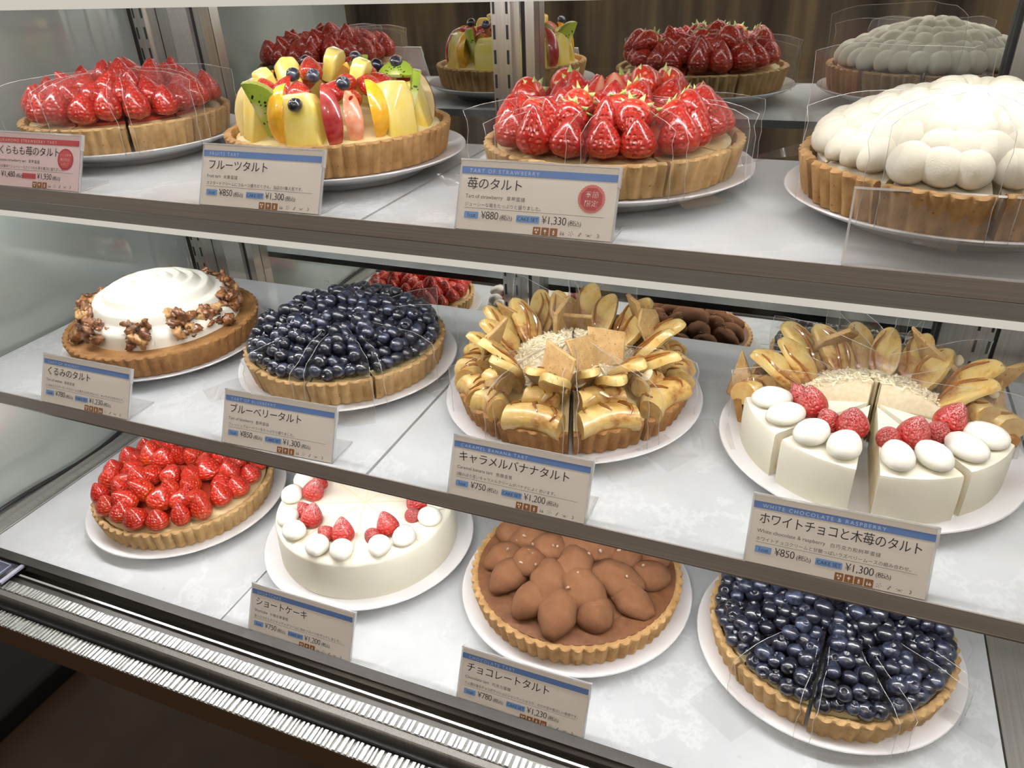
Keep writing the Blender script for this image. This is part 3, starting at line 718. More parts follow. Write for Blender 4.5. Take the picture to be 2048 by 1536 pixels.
def sign(level, x, ry, banner, title, eng, zh, desc, p1, p2, label, brown=3, red=False, seal=None, ysh=0.0, zsh=0.0):
    y, z = SH[level]
    t = thing('price_sign', label, 'price sign', (x, y + ysh, z + zsh), 'price signs on the shelf edges', R_(ry))
    holder(t)
    card = put('card', MB().box((0, -.004, 0.006), (1.0, .003, CH), 0, cardT()).mesh('card', ['card_pink' if red else 'card']), t)
    d0, d1, d2 = .0055, .0070, .0085
    c_ban, c_bad, c_pale = ('red', 'red_badge', 'pale_pink') if red else ('blue', 'blue_badge', 'pale_print')
    put('banner', MB().add(rect(0, CH * .815, 1, CH * .915), [(0, 1, 2, 3)], 0, cardT(d0), smooth=False).mesh('banner', [c_ban]), card)
    def tx(name, s, u, vtop, size, mat, d=d1, sp=1.0, thin=0.0, kx=1.0, maxw=None, parent=None):
        mb = text_mb(s, size, sp, thin, kx)
        w = max([q[0] for q in mb.v] or [0])
        k = min(1.0, maxw / w) if maxw and w > 0 else 1.0
        T = cardT(d) @ Matrix.Translation((u, 0, CH - vtop)) @ Matrix.Diagonal((k, 1, 1, 1))
        return put(name, MB().merge(mb, T).mesh(name, [mat]), parent or card)
    tx('banner_lettering', banner, .052, CH * .168, .034, c_pale, sp=1.35, maxw=.80)
    tx('title_lettering', title, .042, CH * .385, .078, 'ink', sp=.93, thin=.0, maxw=.90)
    tx('english_lettering', eng, .042, CH * .53, .033, 'ink_soft')
    we = max(q[0] for q in text_mb(eng, .033, 1.0, 0.0).v)
    tx('chinese_lettering', zh, .042 + we + .025, CH * .535, .029, 'ink_soft', sp=1.15)
    tx('description_lettering', desc, .042, CH * .645, .0275, 'ink_soft', maxw=.905)
    put('rule_line', MB().add(rect(.042, CH * .325, .94, CH * .330), [(0, 1, 2, 3)], 0, cardT(d0), smooth=False).mesh('rule_line', ['ink_soft']), card)
    for u0, u1, s, sz in ((.046, .142, '1cut', .034), (.395, .545, 'CAKE SET', .033)):
        p = rrect(u0, CH * .175, u1, CH * .275, .006)
        bd = put('badge', MB().add(p, [list(range(len(p)))], 0, cardT(d0), smooth=False).mesh('badge', [c_bad]), card)
        mb = text_mb(s, sz, 1.0, .0); w = max(q[0] for q in mb.v)
        k = min(1.0, (u1 - u0 - .014) / w)
        T = cardT(d1) @ Matrix.Translation(((u0 + u1) / 2 - w * k / 2, 0, CH * .198)) @ Matrix.Diagonal((k, 1, 1, 1))
        put('badge_lettering', MB().merge(mb, T).mesh('badge_lettering', ['ink_navy' if not red else 'red']), card)
    for u, p in ((.160, p1), (.560, p2)):
        mb = text_mb(p, .068, .95, .004, .88); w = max(q[0] for q in mb.v)
        m2 = text_mb('(税込)', .036, .9, .0, .95)
        put('price_lettering', MB().merge(mb, cardT(d1) @ Matrix.Translation((u, 0, CH * .182))).merge(m2, cardT(d1) @ Matrix.Translation((u + w + .010, 0, CH * .188))).mesh('price_lettering', ['ink']), card)
    for k in range(8):
        u, v, s = .512 + .0545 * k, CH * .018, .048
        p = rrect(u, v, u + s, v + s, .004)
        b = k < brown
        mb = MB()
        if b: mb.add(p, [list(range(len(p)))], 0, cardT(d0), smooth=False)
        mb.merge(icon(k, u + s * .08, v + s * .08, s * .84), cardT(d1), mi=1 if b else 2)
        put('allergen_icon', mb.mesh('allergen_icon', ['brown_print', 'card', 'grey_icon']), card)
    if seal:
        cu, cv, r = .853, CH * .57, .083
        mb = MB(); n = 96
        mb.add([(cu + r * (1 + .025 * cos(32 * 2 * PI * i / n)) * cos(2 * PI * i / n), 0, cv + r * (1 + .025 * cos(32 * 2 * PI * i / n)) * sin(2 * PI * i / n)) for i in range(n)], [list(range(n))], 0, cardT(d0), smooth=False)
        mb.add([(cu + r * .84 * cos(2 * PI * (i + .5) / 8), 0, cv + r * .84 * sin(2 * PI * (i + .5) / 8)) for i in range(8)], [list(range(8))], 1, cardT(d1), smooth=False)
        sl = put('seal', mb.mesh('seal', ['red_pale' if not red else 'red', 'red' if not red else 'red_badge']), card)
        for i, s in enumerate(seal):
            sz = .043 if len(seal) == 2 else .026
            q = text_mb(s, sz, 1.0, .008); w = max(a[0] for a in q.v)
            put('seal_lettering', MB().merge(q, cardT(d2) @ Matrix.Translation((cu - w / 2, 0, cv + (.008 - .050 * i if len(seal) == 2 else .022 - .034 * i)))).mesh('seal_lettering', ['card' if not red else 'pale_pink']), card)
    return t

# ================================================================== THE PLACE
def st(name, mb, mats, loc=None, parent=None, ang=None):
    o = put(name, mb.mesh(name, mats, ang), parent, loc or (0, 0, 0), world=parent is None and True)
    if parent is None: o['kind'] = 'structure'
    return o
def box_mb(a, b, mi=0): return MB().box(a, b, mi)
BZ = -4.99           # top of the bottom boards
# room: floor, and the shop wall behind the viewer (seen in the mirror)
st('floor', box_mb((-30, -25, -10.2), (30, 30, -10)), ['floor'])
st('wall_back', box_mb((-30, -25.5, -10), (30, -25, 10)), ['shopwall'])
st('ceiling', box_mb((-30, -25, 10), (30, -2, 10.3)), ['shopwall'])

# the case
case = thing('display_case', 'long glass and steel refrigerated cake display case', 'display case', (0, 2.8, -10))
def inc(name, mb, mats, ang=None):
    """a part of the case given in view-centred coordinates"""
    for q in mb.v: q.y -= 2.8; q.z += 10
    return put(name, mb.mesh(name, mats, ang), case)
inc('back_mirror', box_mb((XL, YM, -5.3), (XR, YM + .06, 1.2)), ['mirror'])
inc('end_panel', box_mb((XL - .06, 3.0, -4.93), (XL, YM, 1.2)), ['end_panel'])
inc('end_wall', box_mb((XR, 2.9, -5.3), (XR + .06, YM, 1.2)), ['steel_dark'])
gp = MB(); g0, g1 = (2.93, -5.15), (4.22, 0.9)
gp.add([(XL, g0[0], g0[1]), (XR, g0[0], g0[1]), (XR, g1[0], g1[1]), (XL, g1[0], g1[1])], [(0, 1, 2, 3)], smooth=False)
inc('front_glass', gp, ['glass'])
# top rail over the first level with its light strip
inc('top_rail', box_mb((XL, 4.36, -.19), (XR, 4.75, .02)), ['steel_dark'])
inc('top_rail_edge', box_mb((XL, 4.34, -.262), (XR, 4.40, -.19)), ['diffuser'])
inc('top_panel', box_mb((XL, 4.75, -.07), (XR, YM, .02)), ['white_edge'])  # unseen case top, made white to bounce light onto the tarts' backs
# side rail along the left end of the bottom deck
sr = MB(); sr.box((XL, 3.05, -5.3), (-7.36, YM, -4.90)); sr.box((-7.36, 3.05, -5.3), (-7.27, YM, -4.955)); sr.box((-7.27, 3.05, -5.3), (-7.245, YM, -4.975), 1)
inc('side_rail', sr, ['steel_low', 'bright'])
# front base: dark rail, two slot bars, ribbed bar, lip, glass channel, second ribbed bar, apron
inc('front_rail', box_mb((XL, 3.262, -5.3), (XR, 3.352, -4.964)), ['rail_black'])
inc('slot_floor', box_mb((XL, 2.955, -5.40), (XR, 3.27, -5.16)), ['rail_black'])
for y in (3.252, 3.176): inc('slot_bar', box_mb((XL + .45, y - .010, -5.16), (XR, y + .010, -5.018)), ['bright'])
inc('slot_rail', box_mb((XL, 3.095, -5.16), (XR, 3.165, -5.045)), ['rail_black'])
def strip(y0, z0, y1, z1, mats, name):
    """long sloping bar with flat face"""
    mb = MB(); mb.add([(XL, y0, z0), (XR, y0, z0), (XR, y1, z1), (XL, y1, z1), (XL, y0, z0 - .1), (XR, y0, z0 - .1), (XR, y1, z1 - .1), (XL, y1, z1 - .1)],
                      [(3, 2, 1, 0), (4, 5, 6, 7), (0, 1, 5, 4), (2, 3, 7, 6), (1, 2, 6, 5), (3, 0, 4, 7)], smooth=False)
    return inc(name, mb, mats)
strip(3.10, -5.03, 3.00, -5.045, ['bar_base'], 'ribbed_bar')
strip(2.998, -5.050, 2.955, -5.062, ['steel'], 'bar_lip')
inc('glass_channel', box_mb((XL, 2.90, -5.35), (XR, 2.955, -5.16)), ['black'])
strip(2.896, -5.205, 2.758, -5.206, ['bar_base'], 'ribbed_bar')
rr_ = random.Random(4)
for ya, yb, z in ((3.004, 3.098, -5.036), (2.762, 2.892, -5.196)):
    mb = MB(); x = XL + .5
    while x < XR - .05:
        w = rr_.uniform(.014, .034); mb.box((x, ya, z - .012), (x + w, yb, z + .004 + .003 * rr_.random())); x += w + rr_.uniform(.012, .030)
    inc('bar_ribs', mb, ['ribbed'])
inc('front_apron', box_mb((XL, 2.755, -5.46), (XR, 2.90, -5.215)), ['apron'])
inc('case_underside', box_mb((XL, 2.9, -5.62), (XR, YM, -5.42)), ['black'])
inc('plinth', box_mb((XL + .6, 6.3, -10), (XR - .2, YM, -5.6)), ['apron'])
# boards: bottom deck
for i, (a, b) in enumerate(((-7.24, -4.308), (-4.292, -1.278), (-1.262, 1.76))):
    o = put('deck_board', box_mb((a, 3.355, BZ - .12), (b, 7.1, BZ)).mesh('deck_board', ['marble']), None, (0, 0, 0), world=True)
    tag(o, ('left grey marble bottom board under the uncut strawberry tart', 'middle grey marble bottom board under the shortcake', 'right grey marble bottom board under the large blueberry tart')[i], 'board', 'bottom deck boards')
o = put('steel_tray', box_mb((1.78, 3.30, BZ - .12), (XR, 7.1, BZ - .01)).mesh('steel_tray', ['steel_floor']), None, world=True)
tag(o, 'brushed steel floor plate right of the marble bottom boards', 'plate')
for nm, lv, back, words in (('shelf_board', 0, UPB, 'top shelf'), ('shelf_board', 1, MDB, 'middle shelf')):
    y, z = SH[lv]
    for i, (a, b) in enumerate(((XL + .06, -2.835), (-2.81, 1.66), (1.685, XR))):
        mb = box_mb((a, y + .012, z - .075), (b, back, z - .002))
        o = put(nm, mb.mesh(nm, ['marble']), None, world=True)
        tag(o, ('pale marble board at the left of the %s', 'pale marble board in the middle of the %s', 'pale marble board at the right end of the %s')[i] % words, 'shelf', 'marble shelf boards')
    t = thing('shelf_rail', ('tall grey metal front rail of the top shelf', 'slim grey metal front rail of the middle shelf')[lv], 'shelf rail', (0, y, z), 'shelf front rails')
    if lv == 0:
        put('rail_face', box_mb((XL, 0, -.105), (XR, .012, .0)).mesh('rail_face', ['steel_dark']), t)
        put('rail_groove', box_mb((XL, -.002, -.110), (XR, .03, -.105)).mesh('rail_groove', ['bright']), t)
        put('rail_face', box_mb((XL, -.004, -.205), (XR, .05, -.110)).mesh('rail_face', ['steel_low']), t)
        put('light_edge', box_mb((XL, -.006, -.252), (XR, .05, -.205)).mesh('light_edge', ['diffuser']), t)
        zl, yl = -.268, .055
    else:
        put('rail_face', box_mb((XL, 0, -.125), (XR, .012, .0)).mesh('rail_face', ['steel_dark']), t)
        put('light_edge', box_mb((XL, -.003, -.137), (XR, .05, -.125)).mesh('light_edge', ['bright']), t)
        zl, yl = -.145, .055
    put('led_carrier', box_mb((XL, .17, -.088), (XR, .27, -.078)).mesh('led_carrier', ['white_edge']), t)
    mb = MB(); n = int((XR - XL) / .064)
    for k in range(n):
        x = XL + .3 + k * .064
        if x > XR - .1: break
        mb.box((x - .011, .205, -.098), (x + .011, .23, -.088))
    put('led_strip', mb.mesh('led_strip', ['led']), t)
mb = MB()
for k in range(150):
    x = XL + .3 + k * .064
    if x < XR - .1: mb.box((x - .011, 4.60, -.199), (x + .011, 4.625, -.190))
inc('led_strip', mb, ['led_top'])
mb = MB()
for k in range(150):
    x = XL + .3 + k * .064
    if x < XR - .1: mb.box((x - .011, 6.60, -.080), (x + .011, 6.625, -.071))
inc('led_strip', mb, ['rear_fill'])  # row added as fill to lift the tarts' mirrored backs, no known LED strip
# slotted uprights
def upright(label, x0, segs, slots, z0=-5.0, z1=.4):
    t = thing('shelf_upright', label, 'upright post', (x0, 7.05, z0), 'slotted uprights along the mirror')
    H = z1 - z0
    for a, b, d, mat, nm in segs: put(nm, box_mb((a - x0, -d, 0), (b - x0, .115, H)).mesh(nm, [mat]), t)
    mb = MB()
    z = .07
    while z < H:
        for xs in slots: mb.box((xs - x0 - .011, -.064, z), (xs - x0 + .011, -.055, z + .12))
        z += .21
    put('slots', mb.mesh('slots', ['black']), t)
upright('slotted steel upright in the middle behind the caramel banana tart', -2.84,
        [(-3.04, -2.85, .06, 'steel', 'slotted_plate'), (-2.85, -2.775, .02, 'steel', 'post'), (-2.775, -2.76, .03, 'bright', 'bright_edge'), (-2.76, -2.725, .0, 'black', 'gasket'), (-2.725, -2.64, .02, 'steel', 'post')], (-3.012, -2.884))
upright('wide slotted steel upright at the left end behind the walnut tart', -6.9,
        [(-7.41, -7.38, .05, 'bright', 'bright_edge'), (-7.38, -7.31, .0, 'black', 'gasket'), (-7.31, -7.15, .06, 'steel', 'slotted_plate'), (-7.15, -7.0, .03, 'steel', 'post'), (-7.0, -6.985, .0, 'black', 'gasket'), (-6.985, -6.81, .03, 'steel', 'post'),
         (-6.81, -6.55, .05, 'steel_floor', 'post'), (-6.55, -6.49, .0, 'black', 'gasket'), (-6.49, -6.40, .02, 'steel', 'post')], (-7.285, -7.175))
upright('slotted steel upright at the right end behind the cream cake', 1.35,
        [(1.115, 1.145, .0, 'black', 'gasket'), (1.145, 1.40, .05, 'steel', 'post'), (1.40, 1.56, .06, 'steel', 'slotted_plate'), (1.56, 1.60, .0, 'black', 'gasket'), (1.60, 1.9, .03, 'steel', 'post')], (1.43, 1.535))
# odds and ends of the case
cb = [(-7.385, 3.0 + 3.9 * k / 24, -4.86 + .10 * sin(k * .45) * (k / 24)) for k in range(25)]
o = put('cable', tube(cb, .022, 8).mesh('cable', ['black']), None, world=True); tag(o, 'black cable draped along the foot of the left end glass', 'cable')
t = thing('control_panel', 'small dark control panel at the left end of the front rail', 'control panel', (-6.98, 3.02, -5.02))
put('panel_body', prism([(-.42, 0), (.36, 0), (.40, .02), (.40, .03), (-.42, .03)], .26, .006, 1).mesh('panel_body', ['rail_black']), t)
put('panel_face', box_mb((-.40, .03, .031), (.30, .22, .036)).mesh('panel_face', ['screen']), t)
fr = MB()
for a, b in (((-.38, .05, .036), (.27, .058, .039)), ((-.38, .20, .036), (.27, .208, .039)), ((.262, .05, .036), (.27, .208, .039)), ((.36, -.005, .02), (.40, .26, .042))): fr.box(a, b)
put('panel_outline', fr.mesh('panel_outline', ['outline']), t)
o = put('black_box', prism([(-1.6, 0), (.36, 0), (.40, .05), (.40, .35), (.34, .40), (-1.6, .40)], 2.6, .03, 2).mesh('black_box', ['box_black'], 40), None, (-10.5, 2.6, -10), world=True)
tag(o, 'low black box on the dark floor under the left end of the case', 'box')

# ------------------------------------------------------------------ plates
P = {'lstraw': (-6.10, 5.50, SH[0][1]), 'fruit': (-3.68, 5.33, SH[0][1]), 'straw': (-1.45, 5.38, SH[0][1]), 'cream': (.745, 5.24, SH[0][1]),
     'walnut': (-5.87, 5.03, SH[1][1]), 'blueb': (-3.85, 5.20, SH[1][1]), 'banana': (-1.69, 5.24, SH[1][1]), 'white': (.56, 5.22, SH[1][1]),
     'bstraw': (-5.72, 4.59, BZ), 'short': (-3.56, 4.68, BZ), 'choco': (-1.49, 4.71, BZ), 'blue2': (.565, 4.79, BZ)}
plab = {'lstraw': 'white plate under the sliced strawberry tart at the left of the top shelf', 'fruit': 'white plate under the mixed fruit tart on the top shelf',
        'straw': 'white plate under the leafy strawberry tart on the top shelf', 'cream': 'white plate under the mound of cream dollops on the top shelf',
        'walnut': 'white plate under the walnut and cream tart', 'blueb': 'white plate under the blueberry tart on the middle shelf',
        'banana': 'white plate under the caramel banana tart', 'white': 'white plate under the white cake slices topped with berries',
        'bstraw': 'white plate under the uncut strawberry tart on the bottom deck', 'short': 'white plate under the round white shortcake',
        'choco': 'white plate under the cocoa dusted chocolate tart', 'blue2': 'white plate under the large blueberry tart on the bottom deck'}
for k, (x, y, z) in P.items():
    lv = 0 if k in ('lstraw', 'fruit', 'straw', 'cream') else 1
    r = {'walnut': .97, 'banana': 1.06, 'white': 1.04, 'blueb': 1.0}.get(k, 1.0)
    plate((x, y, z), plab[k], r, .17 if lv == 0 else .13)
def base(k):
    x, y, z = P[k]; return (x, y, z + (.13 if z == SH[0][1] else .09))
PHR = ['at the very front', 'just right of the front one', 'on the near right side', 'on the far right side', 'at the back right', 'at the very back', 'at the back left', 'on the far left side', 'on the near left side', 'just left of the front one']
def wedges(a_first):
    """ten start angles with the one whose middle faces the front first, then counter-clockwise"""
    a = [R_(a_first + 36 * k) for k in range(10)]
    def dist(t): return abs(((t + SL / 2 + PI / 2 + PI) % (2 * PI)) - PI)
    i = min(range(10), key=lambda k: dist(a[k]))
    return [(PHR[k], a[(i + k) % 10]) for k in range(10)]
rs = random.Random(11)
# --- cut strawberry tarts
for key, a_first, desc, ca, hv, dome, seed in (('lstraw', -45, 'the top left strawberry tart', 0.0, .30, .20, 5), ('straw', -52, 'the leafy strawberry tart', .42, .12, .16, 9)):
    for n, (ph, a0) in enumerate(wedges(a_first)):
        t = slice_root(base(key), a0, 'strawberry tart slice %s of %s' % (ph, desc), 'slices of ' + desc, .005 + .015 * rs.random())
        b0, b1 = a0 + GAP, a0 + SL - GAP
        put('crust', crust_mb(.23, a0=b0, a1=b1).mesh('crust', ['crust_pale'], 50), t)
        put('custard', fill_mb(.80, .20, .05, b0, b1).mesh('custard', ['custard', 'custard'], 50), t)
        put('jelly', fill_mb(.66, .24, dome * .75, b0, b1, .15).mesh('jelly', ['jelly', 'jelly'], 50), t)
        strawberry_top(t, b0, b1, .20, dome, seed * 100 + n, STRAW2, R=.725, dr=.20, da=.245, calyx=ca, halves=hv, edge=.015)
# --- uncut strawberry tart on the deck
t = thing('strawberry_tart', 'uncut round strawberry tart with glazed berries on the bottom deck', 'tart', base('bstraw'), 'whole tarts and cakes')
put('crust', crust_mb(.22, .89, .845).mesh('crust', ['crust_pale'], 50), t)
put('custard', fill_mb(.815, .185, .06).mesh('custard', ['custard'], 50), t)
put('jelly', fill_mb(.62, .22, .10, z_base=.15).mesh('jelly', ['jelly'], 50), t)
strawberry_top(t, 0, 2 * PI, .19, .17, 42, STRAW, R=.75, dr=.175, da=.215, sc=1.14)
# --- blueberry tarts
for key, a_first, desc, seed in (('blueb', -79, 'the middle shelf blueberry tart', 21), ('blue2', -97, 'the bottom deck blueberry tart', 31)):
    for n, (ph, a0) in enumerate(wedges(a_first)):
        front = n in (0, 1, 9)
        t = slice_root(base(key), a0, 'blueberry tart slice %s of %s' % (ph, desc), 'slices of ' + desc, .004 + .012 * rs.random() + (.03 if n == 0 and key == 'blue2' else 0))
        b0, b1 = a0 + GAP * .6, a0 + SL - GAP * .6
        put('crust', crust_mb(.23, .89, .845, a0=b0, a1=b1).mesh('crust', ['crust_pale'], 50), t)
        put('custard', fill_mb(.81, .205, .06, b0, b1).mesh('custard', ['custard', 'navy_jelly'], 50), t)
        put('jelly', fill_mb(.72, .225, .17, b0, b1, .15).mesh('jelly', ['navy_jelly', 'navy_jelly'], 50), t)
        blueberry_top(t, b0, b1, .225, .18, seed * 50 + n)
# --- mound of cream dollops
for n, (ph, a0) in enumerate(wedges(-121)):
    off = .07 if n == 0 else .015 + .02 * rs.random()
    t = slice_root(base('cream'), a0, 'cream mound tart slice %s, all dollops of white cream' % ph, 'slices of the cream mound tart', off)
    b0, b1 = a0 + GAP, a0 + SL - GAP
    put('crust', crust_mb(.25, .90, .855, a0=b0, a1=b1, fl=.03).mesh('crust', ['crust'], 50), t)
    put('filling', fill_mb(.80, .22, .31, b0, b1, .10, 1.6).mesh('filling', ['mousse', 'lemon'], 50), t)
    r_ = random.Random(70 + n)
    for ring, (r, cnt) in enumerate(((.715, 3), (.585, 3), (.45, 2), (.31, 2), (.15, 1))):
        for k in range(cnt):
            u = (k + .5) / cnt if ring % 2 == 0 or cnt == 1 else (k + .5) / cnt
            th = b0 + (b1 - b0) * u + (R_(4) if ring % 2 else R_(-2.5)) * (1 if cnt > 1 else 0)
            z = .25 + .33 * (1 - (r / .85) ** 1.5)
            s_ = (.92, .92, .98, .80, .8)[ring] * r_.uniform(.92, 1.1)
            put('mousse_dollop', r_.choice(MOUSSE), t, polar(r, th, z), stand(th, R_(8 + 22 * r), R_(r_.uniform(-25, 25))), s_)
# --- fruit tart
t = thing('fruit_tart', 'uncut tart piled with pineapple, kiwi, orange, apple and strawberries', 'tart', base('fruit'), 'whole tarts and cakes')
put('crust', crust_mb(.24, .88, .835).mesh('crust', ['crust'], 50), t)
put('custard', fill_mb(.80, .20, .16).mesh('custard', ['custard'], 50), t)
seq = 'pParpkbopagopkp'
r_ = random.Random(5); k = 0; n_out = 24
ptn = ['p', 'a', 'p', 'k', 'o', 'p', 'a', 'g', 'o', 'p', 'k', 'p', 'a', 'p']
for k in range(n_out):
    th = -PI / 2 - R_(62) + 2 * PI * k / n_out; c = ptn[k % len(ptn)]
    lean = R_(-14 + r_.uniform(-5, 5))
    out = Matrix.Rotation(th + PI / 2, 3, 'Z') @ Matrix.Rotation(-lean if False else R_(12), 3, 'X').transposed() @ Matrix.Rotation(R_(r_.uniform(-8, 8)), 3, 'Y')
    if c == 'p': put('pineapple_chunk', r_.choice(PINE), t, polar(.76, th, .20), out, (r_.uniform(.85, 1.15), 1, r_.uniform(.85, 1.02)))
    elif c == 'a': put('apple_slice', APPLE, t, polar(.62, th, .38), Matrix.Rotation(th + R_(r_.uniform(-25, 25)), 3, 'Z') @ Matrix.Rotation(R_(-10), 3, 'Y'), (.9, 1, 1))
    elif c == 'o': put('orange_segment', ORANGE, t, polar(.60, th, .40), Matrix.Rotation(th, 3, 'Z') @ Matrix.Rotation(R_(-12), 3, 'Y'), 1)
    elif c == 'g': put('grapefruit_segment', GRAPE, t, polar(.60, th, .36), Matrix.Rotation(th, 3, 'Z') @ Matrix.Rotation(R_(-12), 3, 'Y'), 1)
    elif c == 'k': put('kiwi_slice', KIWI, t, polar(.74, th, .44), Matrix.Rotation(th + PI / 2 + R_(35), 3, 'Z') @ Matrix.Rotation(R_(14), 3, 'X') @ Matrix.Rotation(R_(75), 3, 'Y'), 1.0)
for r, th, ring in spots(.50, .16, .19, 0, 2 * PI, .05, .35, 0, 3):
    z = .44 + .16 * (1 - (r / .6) ** 2); u = r_.random()
    if u < .46: put('strawberry_half', r_.choice(STRAWH), t, polar(r, th, z - .02), Matrix.Rotation(r_.random() * 6, 3, 'Z') @ Matrix.Rotation(R_(r_.uniform(20, 80)), 3, 'X'), .85)
    elif u < .74: put('strawberry', r_.choice(STRAW), t, polar(r, th, z), Matrix.Rotation(r_.random() * 6, 3, 'Z') @ Matrix.Rotation(R_(r_.uniform(40, 95)), 3, 'X'), .8)
    elif u < .83: put('orange_segment', ORANGE, t, polar(r, th, z + .03), Matrix.Rotation(r_.random() * 6, 3, 'Z') @ Matrix.Rotation(R_(r_.uniform(10, 80)), 3, 'X'), .8)
    elif u < .89: put('pineapple_chunk', PINE[1], t, polar(r, th, z - .08), Matrix.Rotation(r_.random() * 6, 3, 'Z') @ Matrix.Rotation(R_(20), 3, 'X'), .62)
    elif u < .93: put('kiwi_slice', KIWI, t, polar(r, th, z + .06), Matrix.Rotation(r_.random() * 6, 3, 'Z') @ Matrix.Rotation(R_(50), 3, 'X'), .7)
    else: put('blueberry', BLUE[0], t, polar(r, th, z + .09), stand(th, R_(40), 0), .85)
for th, r, z in ((-78, .74, .50), (-50, .70, .62), (30, .5, .66), (100, .5, .66), (150, .45, .66)): put('blueberry', BLUE[2], t, polar(r, R_(th), z), stand(R_(th), R_(30), 0), .8)
# --- walnut tart
t = thing('walnut_tart', 'walnut tart with a swirled white cream dome ringed by caramel nuts', 'tart', base('walnut'), 'whole tarts and cakes')
put('crust', crust_mb(.22, .90, .85, fl=.016).mesh('crust', ['crust_dark'], 50), t)
put('nut_filling', fill_mb(.85, .205, .02).mesh('nut_filling', ['crust_dark'], 50), t)
mb = MB(); nr, na = 60, 120; v = []; f = []; RC = .72
for i in range(nr + 1):
    r = RC * i / nr
    for j in range(na):
        th = 2 * PI * j / na; u = i / nr
        z = .21 + .43 * max(0, 1 - u ** 2.3) ** .62
        ph = r * 8.5 - th / (2 * PI)
        rid = (abs(((ph) % 1) - .5) * 2) ** .8
        amp = .048 * min(1, u * 3 + .15) * (1 if u < .97 else .2)
        z += amp * (rid - .5); rr = r * (1 + .05 * (rid - .5) * (u > .6) + .010 * nz((cos(th), sin(th), r * 3), 2.3))
        v.append((rr * cos(th), rr * sin(th), z))
for i in range(nr):
    for j in range(na): f.append((i * na + j, i * na + (j + 1) % na, (i + 1) * na + (j + 1) % na, (i + 1) * na + j)[::-1])
put('cream_swirl', mb.add(v, f).mesh('cream_swirl', ['cream']), t)
for k, a in enumerate((-148, -124, -98, -62, -28, -2, 26, 55, 92, 128, 162, 190)):
    th = R_(a)
    put('walnut_cluster', WALNUT[k % 4], t, polar(.735, th, .24), Matrix.Rotation(th + PI / 2, 3, 'Z') @ Matrix.Rotation(R_(-26), 3, 'X'), (1.35, 1.3, 1.25 + .15 * sin(k * 2.1)))
# --- caramel banana tarts (a whole one, and five slices behind the white cake)
def banana_slice(center, a0, label, group, seed):
    t = slice_root(center, a0, label, group, .02 + .02 * rs.random())
    b0, b1 = a0 + GAP, a0 + SL - GAP; am = a0 + SL / 2; r_ = random.Random(seed)
    put('crust', crust_mb(.21, .92, .87, a0=b0, a1=b1, fl=.026).mesh('crust', ['crust_dark'], 50), t)
    put('custard', fill_mb(.84, .17, .14, b0, b1).mesh('custard', ['custard', 'custard'], 50), t)
    q = r_.choice((0, 1))
    if q: put('banana_chunk', CHUNK[2], t, polar(.79, am, .245), stand(am + PI / 2, 0, 0), (1.08, 1, 1))
    else:
        put('banana_chunk', CHUNK[1], t, polar(.79, am - R_(9), .245), stand(am - R_(9) + PI / 2, R_(4), 0), (.75, 1, 1))
        put('banana_chunk', CHUNK[0], t, polar(.79, am + R_(9), .245), stand(am + R_(9) + PI / 2, R_(-4), 0), (.62, 1, 1))
    put('banana_chunk', r_.choice(CHUNK), t, polar(.64, am, .34), stand(am + PI / 2, R_(r_.uniform(-6, 6)), 0), (.85, .8, .8))
    for s in (-1, 1):
        th = am + s * R_(8.5) ; lean = R_(r_.uniform(34, 56))
        Rm = Matrix.Rotation(th - PI / 2 + PI, 3, 'Z') @ Matrix.Rotation(lean, 3, 'X') @ Matrix.Rotation(R_(r_.uniform(-14, 14)), 3, 'Y')
        put('banana_slice', r_.choice(PETAL), t, polar(.57 + .05 * s, th, .50), Matrix.Rotation(th - PI / 2 + R_(r_.uniform(-14, 14)), 3, 'Z') @ Matrix.Rotation(-lean, 3, 'X') @ Matrix.Rotation(R_(r_.uniform(-14, 14)), 3, 'Y'), r_.uniform(.85, 1.0))
    put('crumb_mound', fill_mb(.50, .30, .20, b0, b1, .18, 1.7).mesh('crumb_mound', ['shred', 'shred'], 50), t)
    mb = MB()
    for k in range(120):
        r = .50 * math.sqrt(r_.random()); th = b0 + (b1 - b0) * (.06 + .88 * r_.random()); z = .30 + .20 * (1 - (r / .5) ** 1.7)
        T = Matrix.Translation(polar(r, th, z + .006)) @ Euler((r_.uniform(-.6, .6), r_.uniform(-.6, .6), r_.random() * 6)).to_matrix().to_4x4()
        L = r_.uniform(.03, .075); mb.box((-L / 2, -.006, -.004), (L / 2, .006, .005), 0, T)
    tag(put('cream_shavings', mb.mesh('cream_shavings', ['shred']), t), kind='stuff')
    th = am + R_(r_.uniform(-12, 12)); rr = r_.choice((.34, .66, .84)); 
    put('biscuit_piece', r_.choice(CRACK), t, polar(rr, th, .40 if rr < .5 else (.44 if rr < .7 else .22)), Matrix.Rotation(th + PI / 2 + R_(r_.uniform(-50, 50)), 3, 'Z') @ Matrix.Rotation(R_(-r_.uniform(5, 40)), 3, 'X'), r_.uniform(.85, 1.1))
    for k in range(3): put('almond_slice', ALMOND, t, polar(r_.uniform(.55, .84), am + R_(r_.uniform(-14, 14)), r_.uniform(.40, .48)), Euler((r_.uniform(.4, 1.4), r_.uniform(-.5, .5), r_.random() * 6)).to_matrix(), 1)
    return t
for n, (ph, a0) in enumerate(wedges(-73)): banana_slice(base('banana'), a0, 'caramel banana tart slice %s of the whole one' % ph, 'slices of the caramel banana tart', 300 + n)
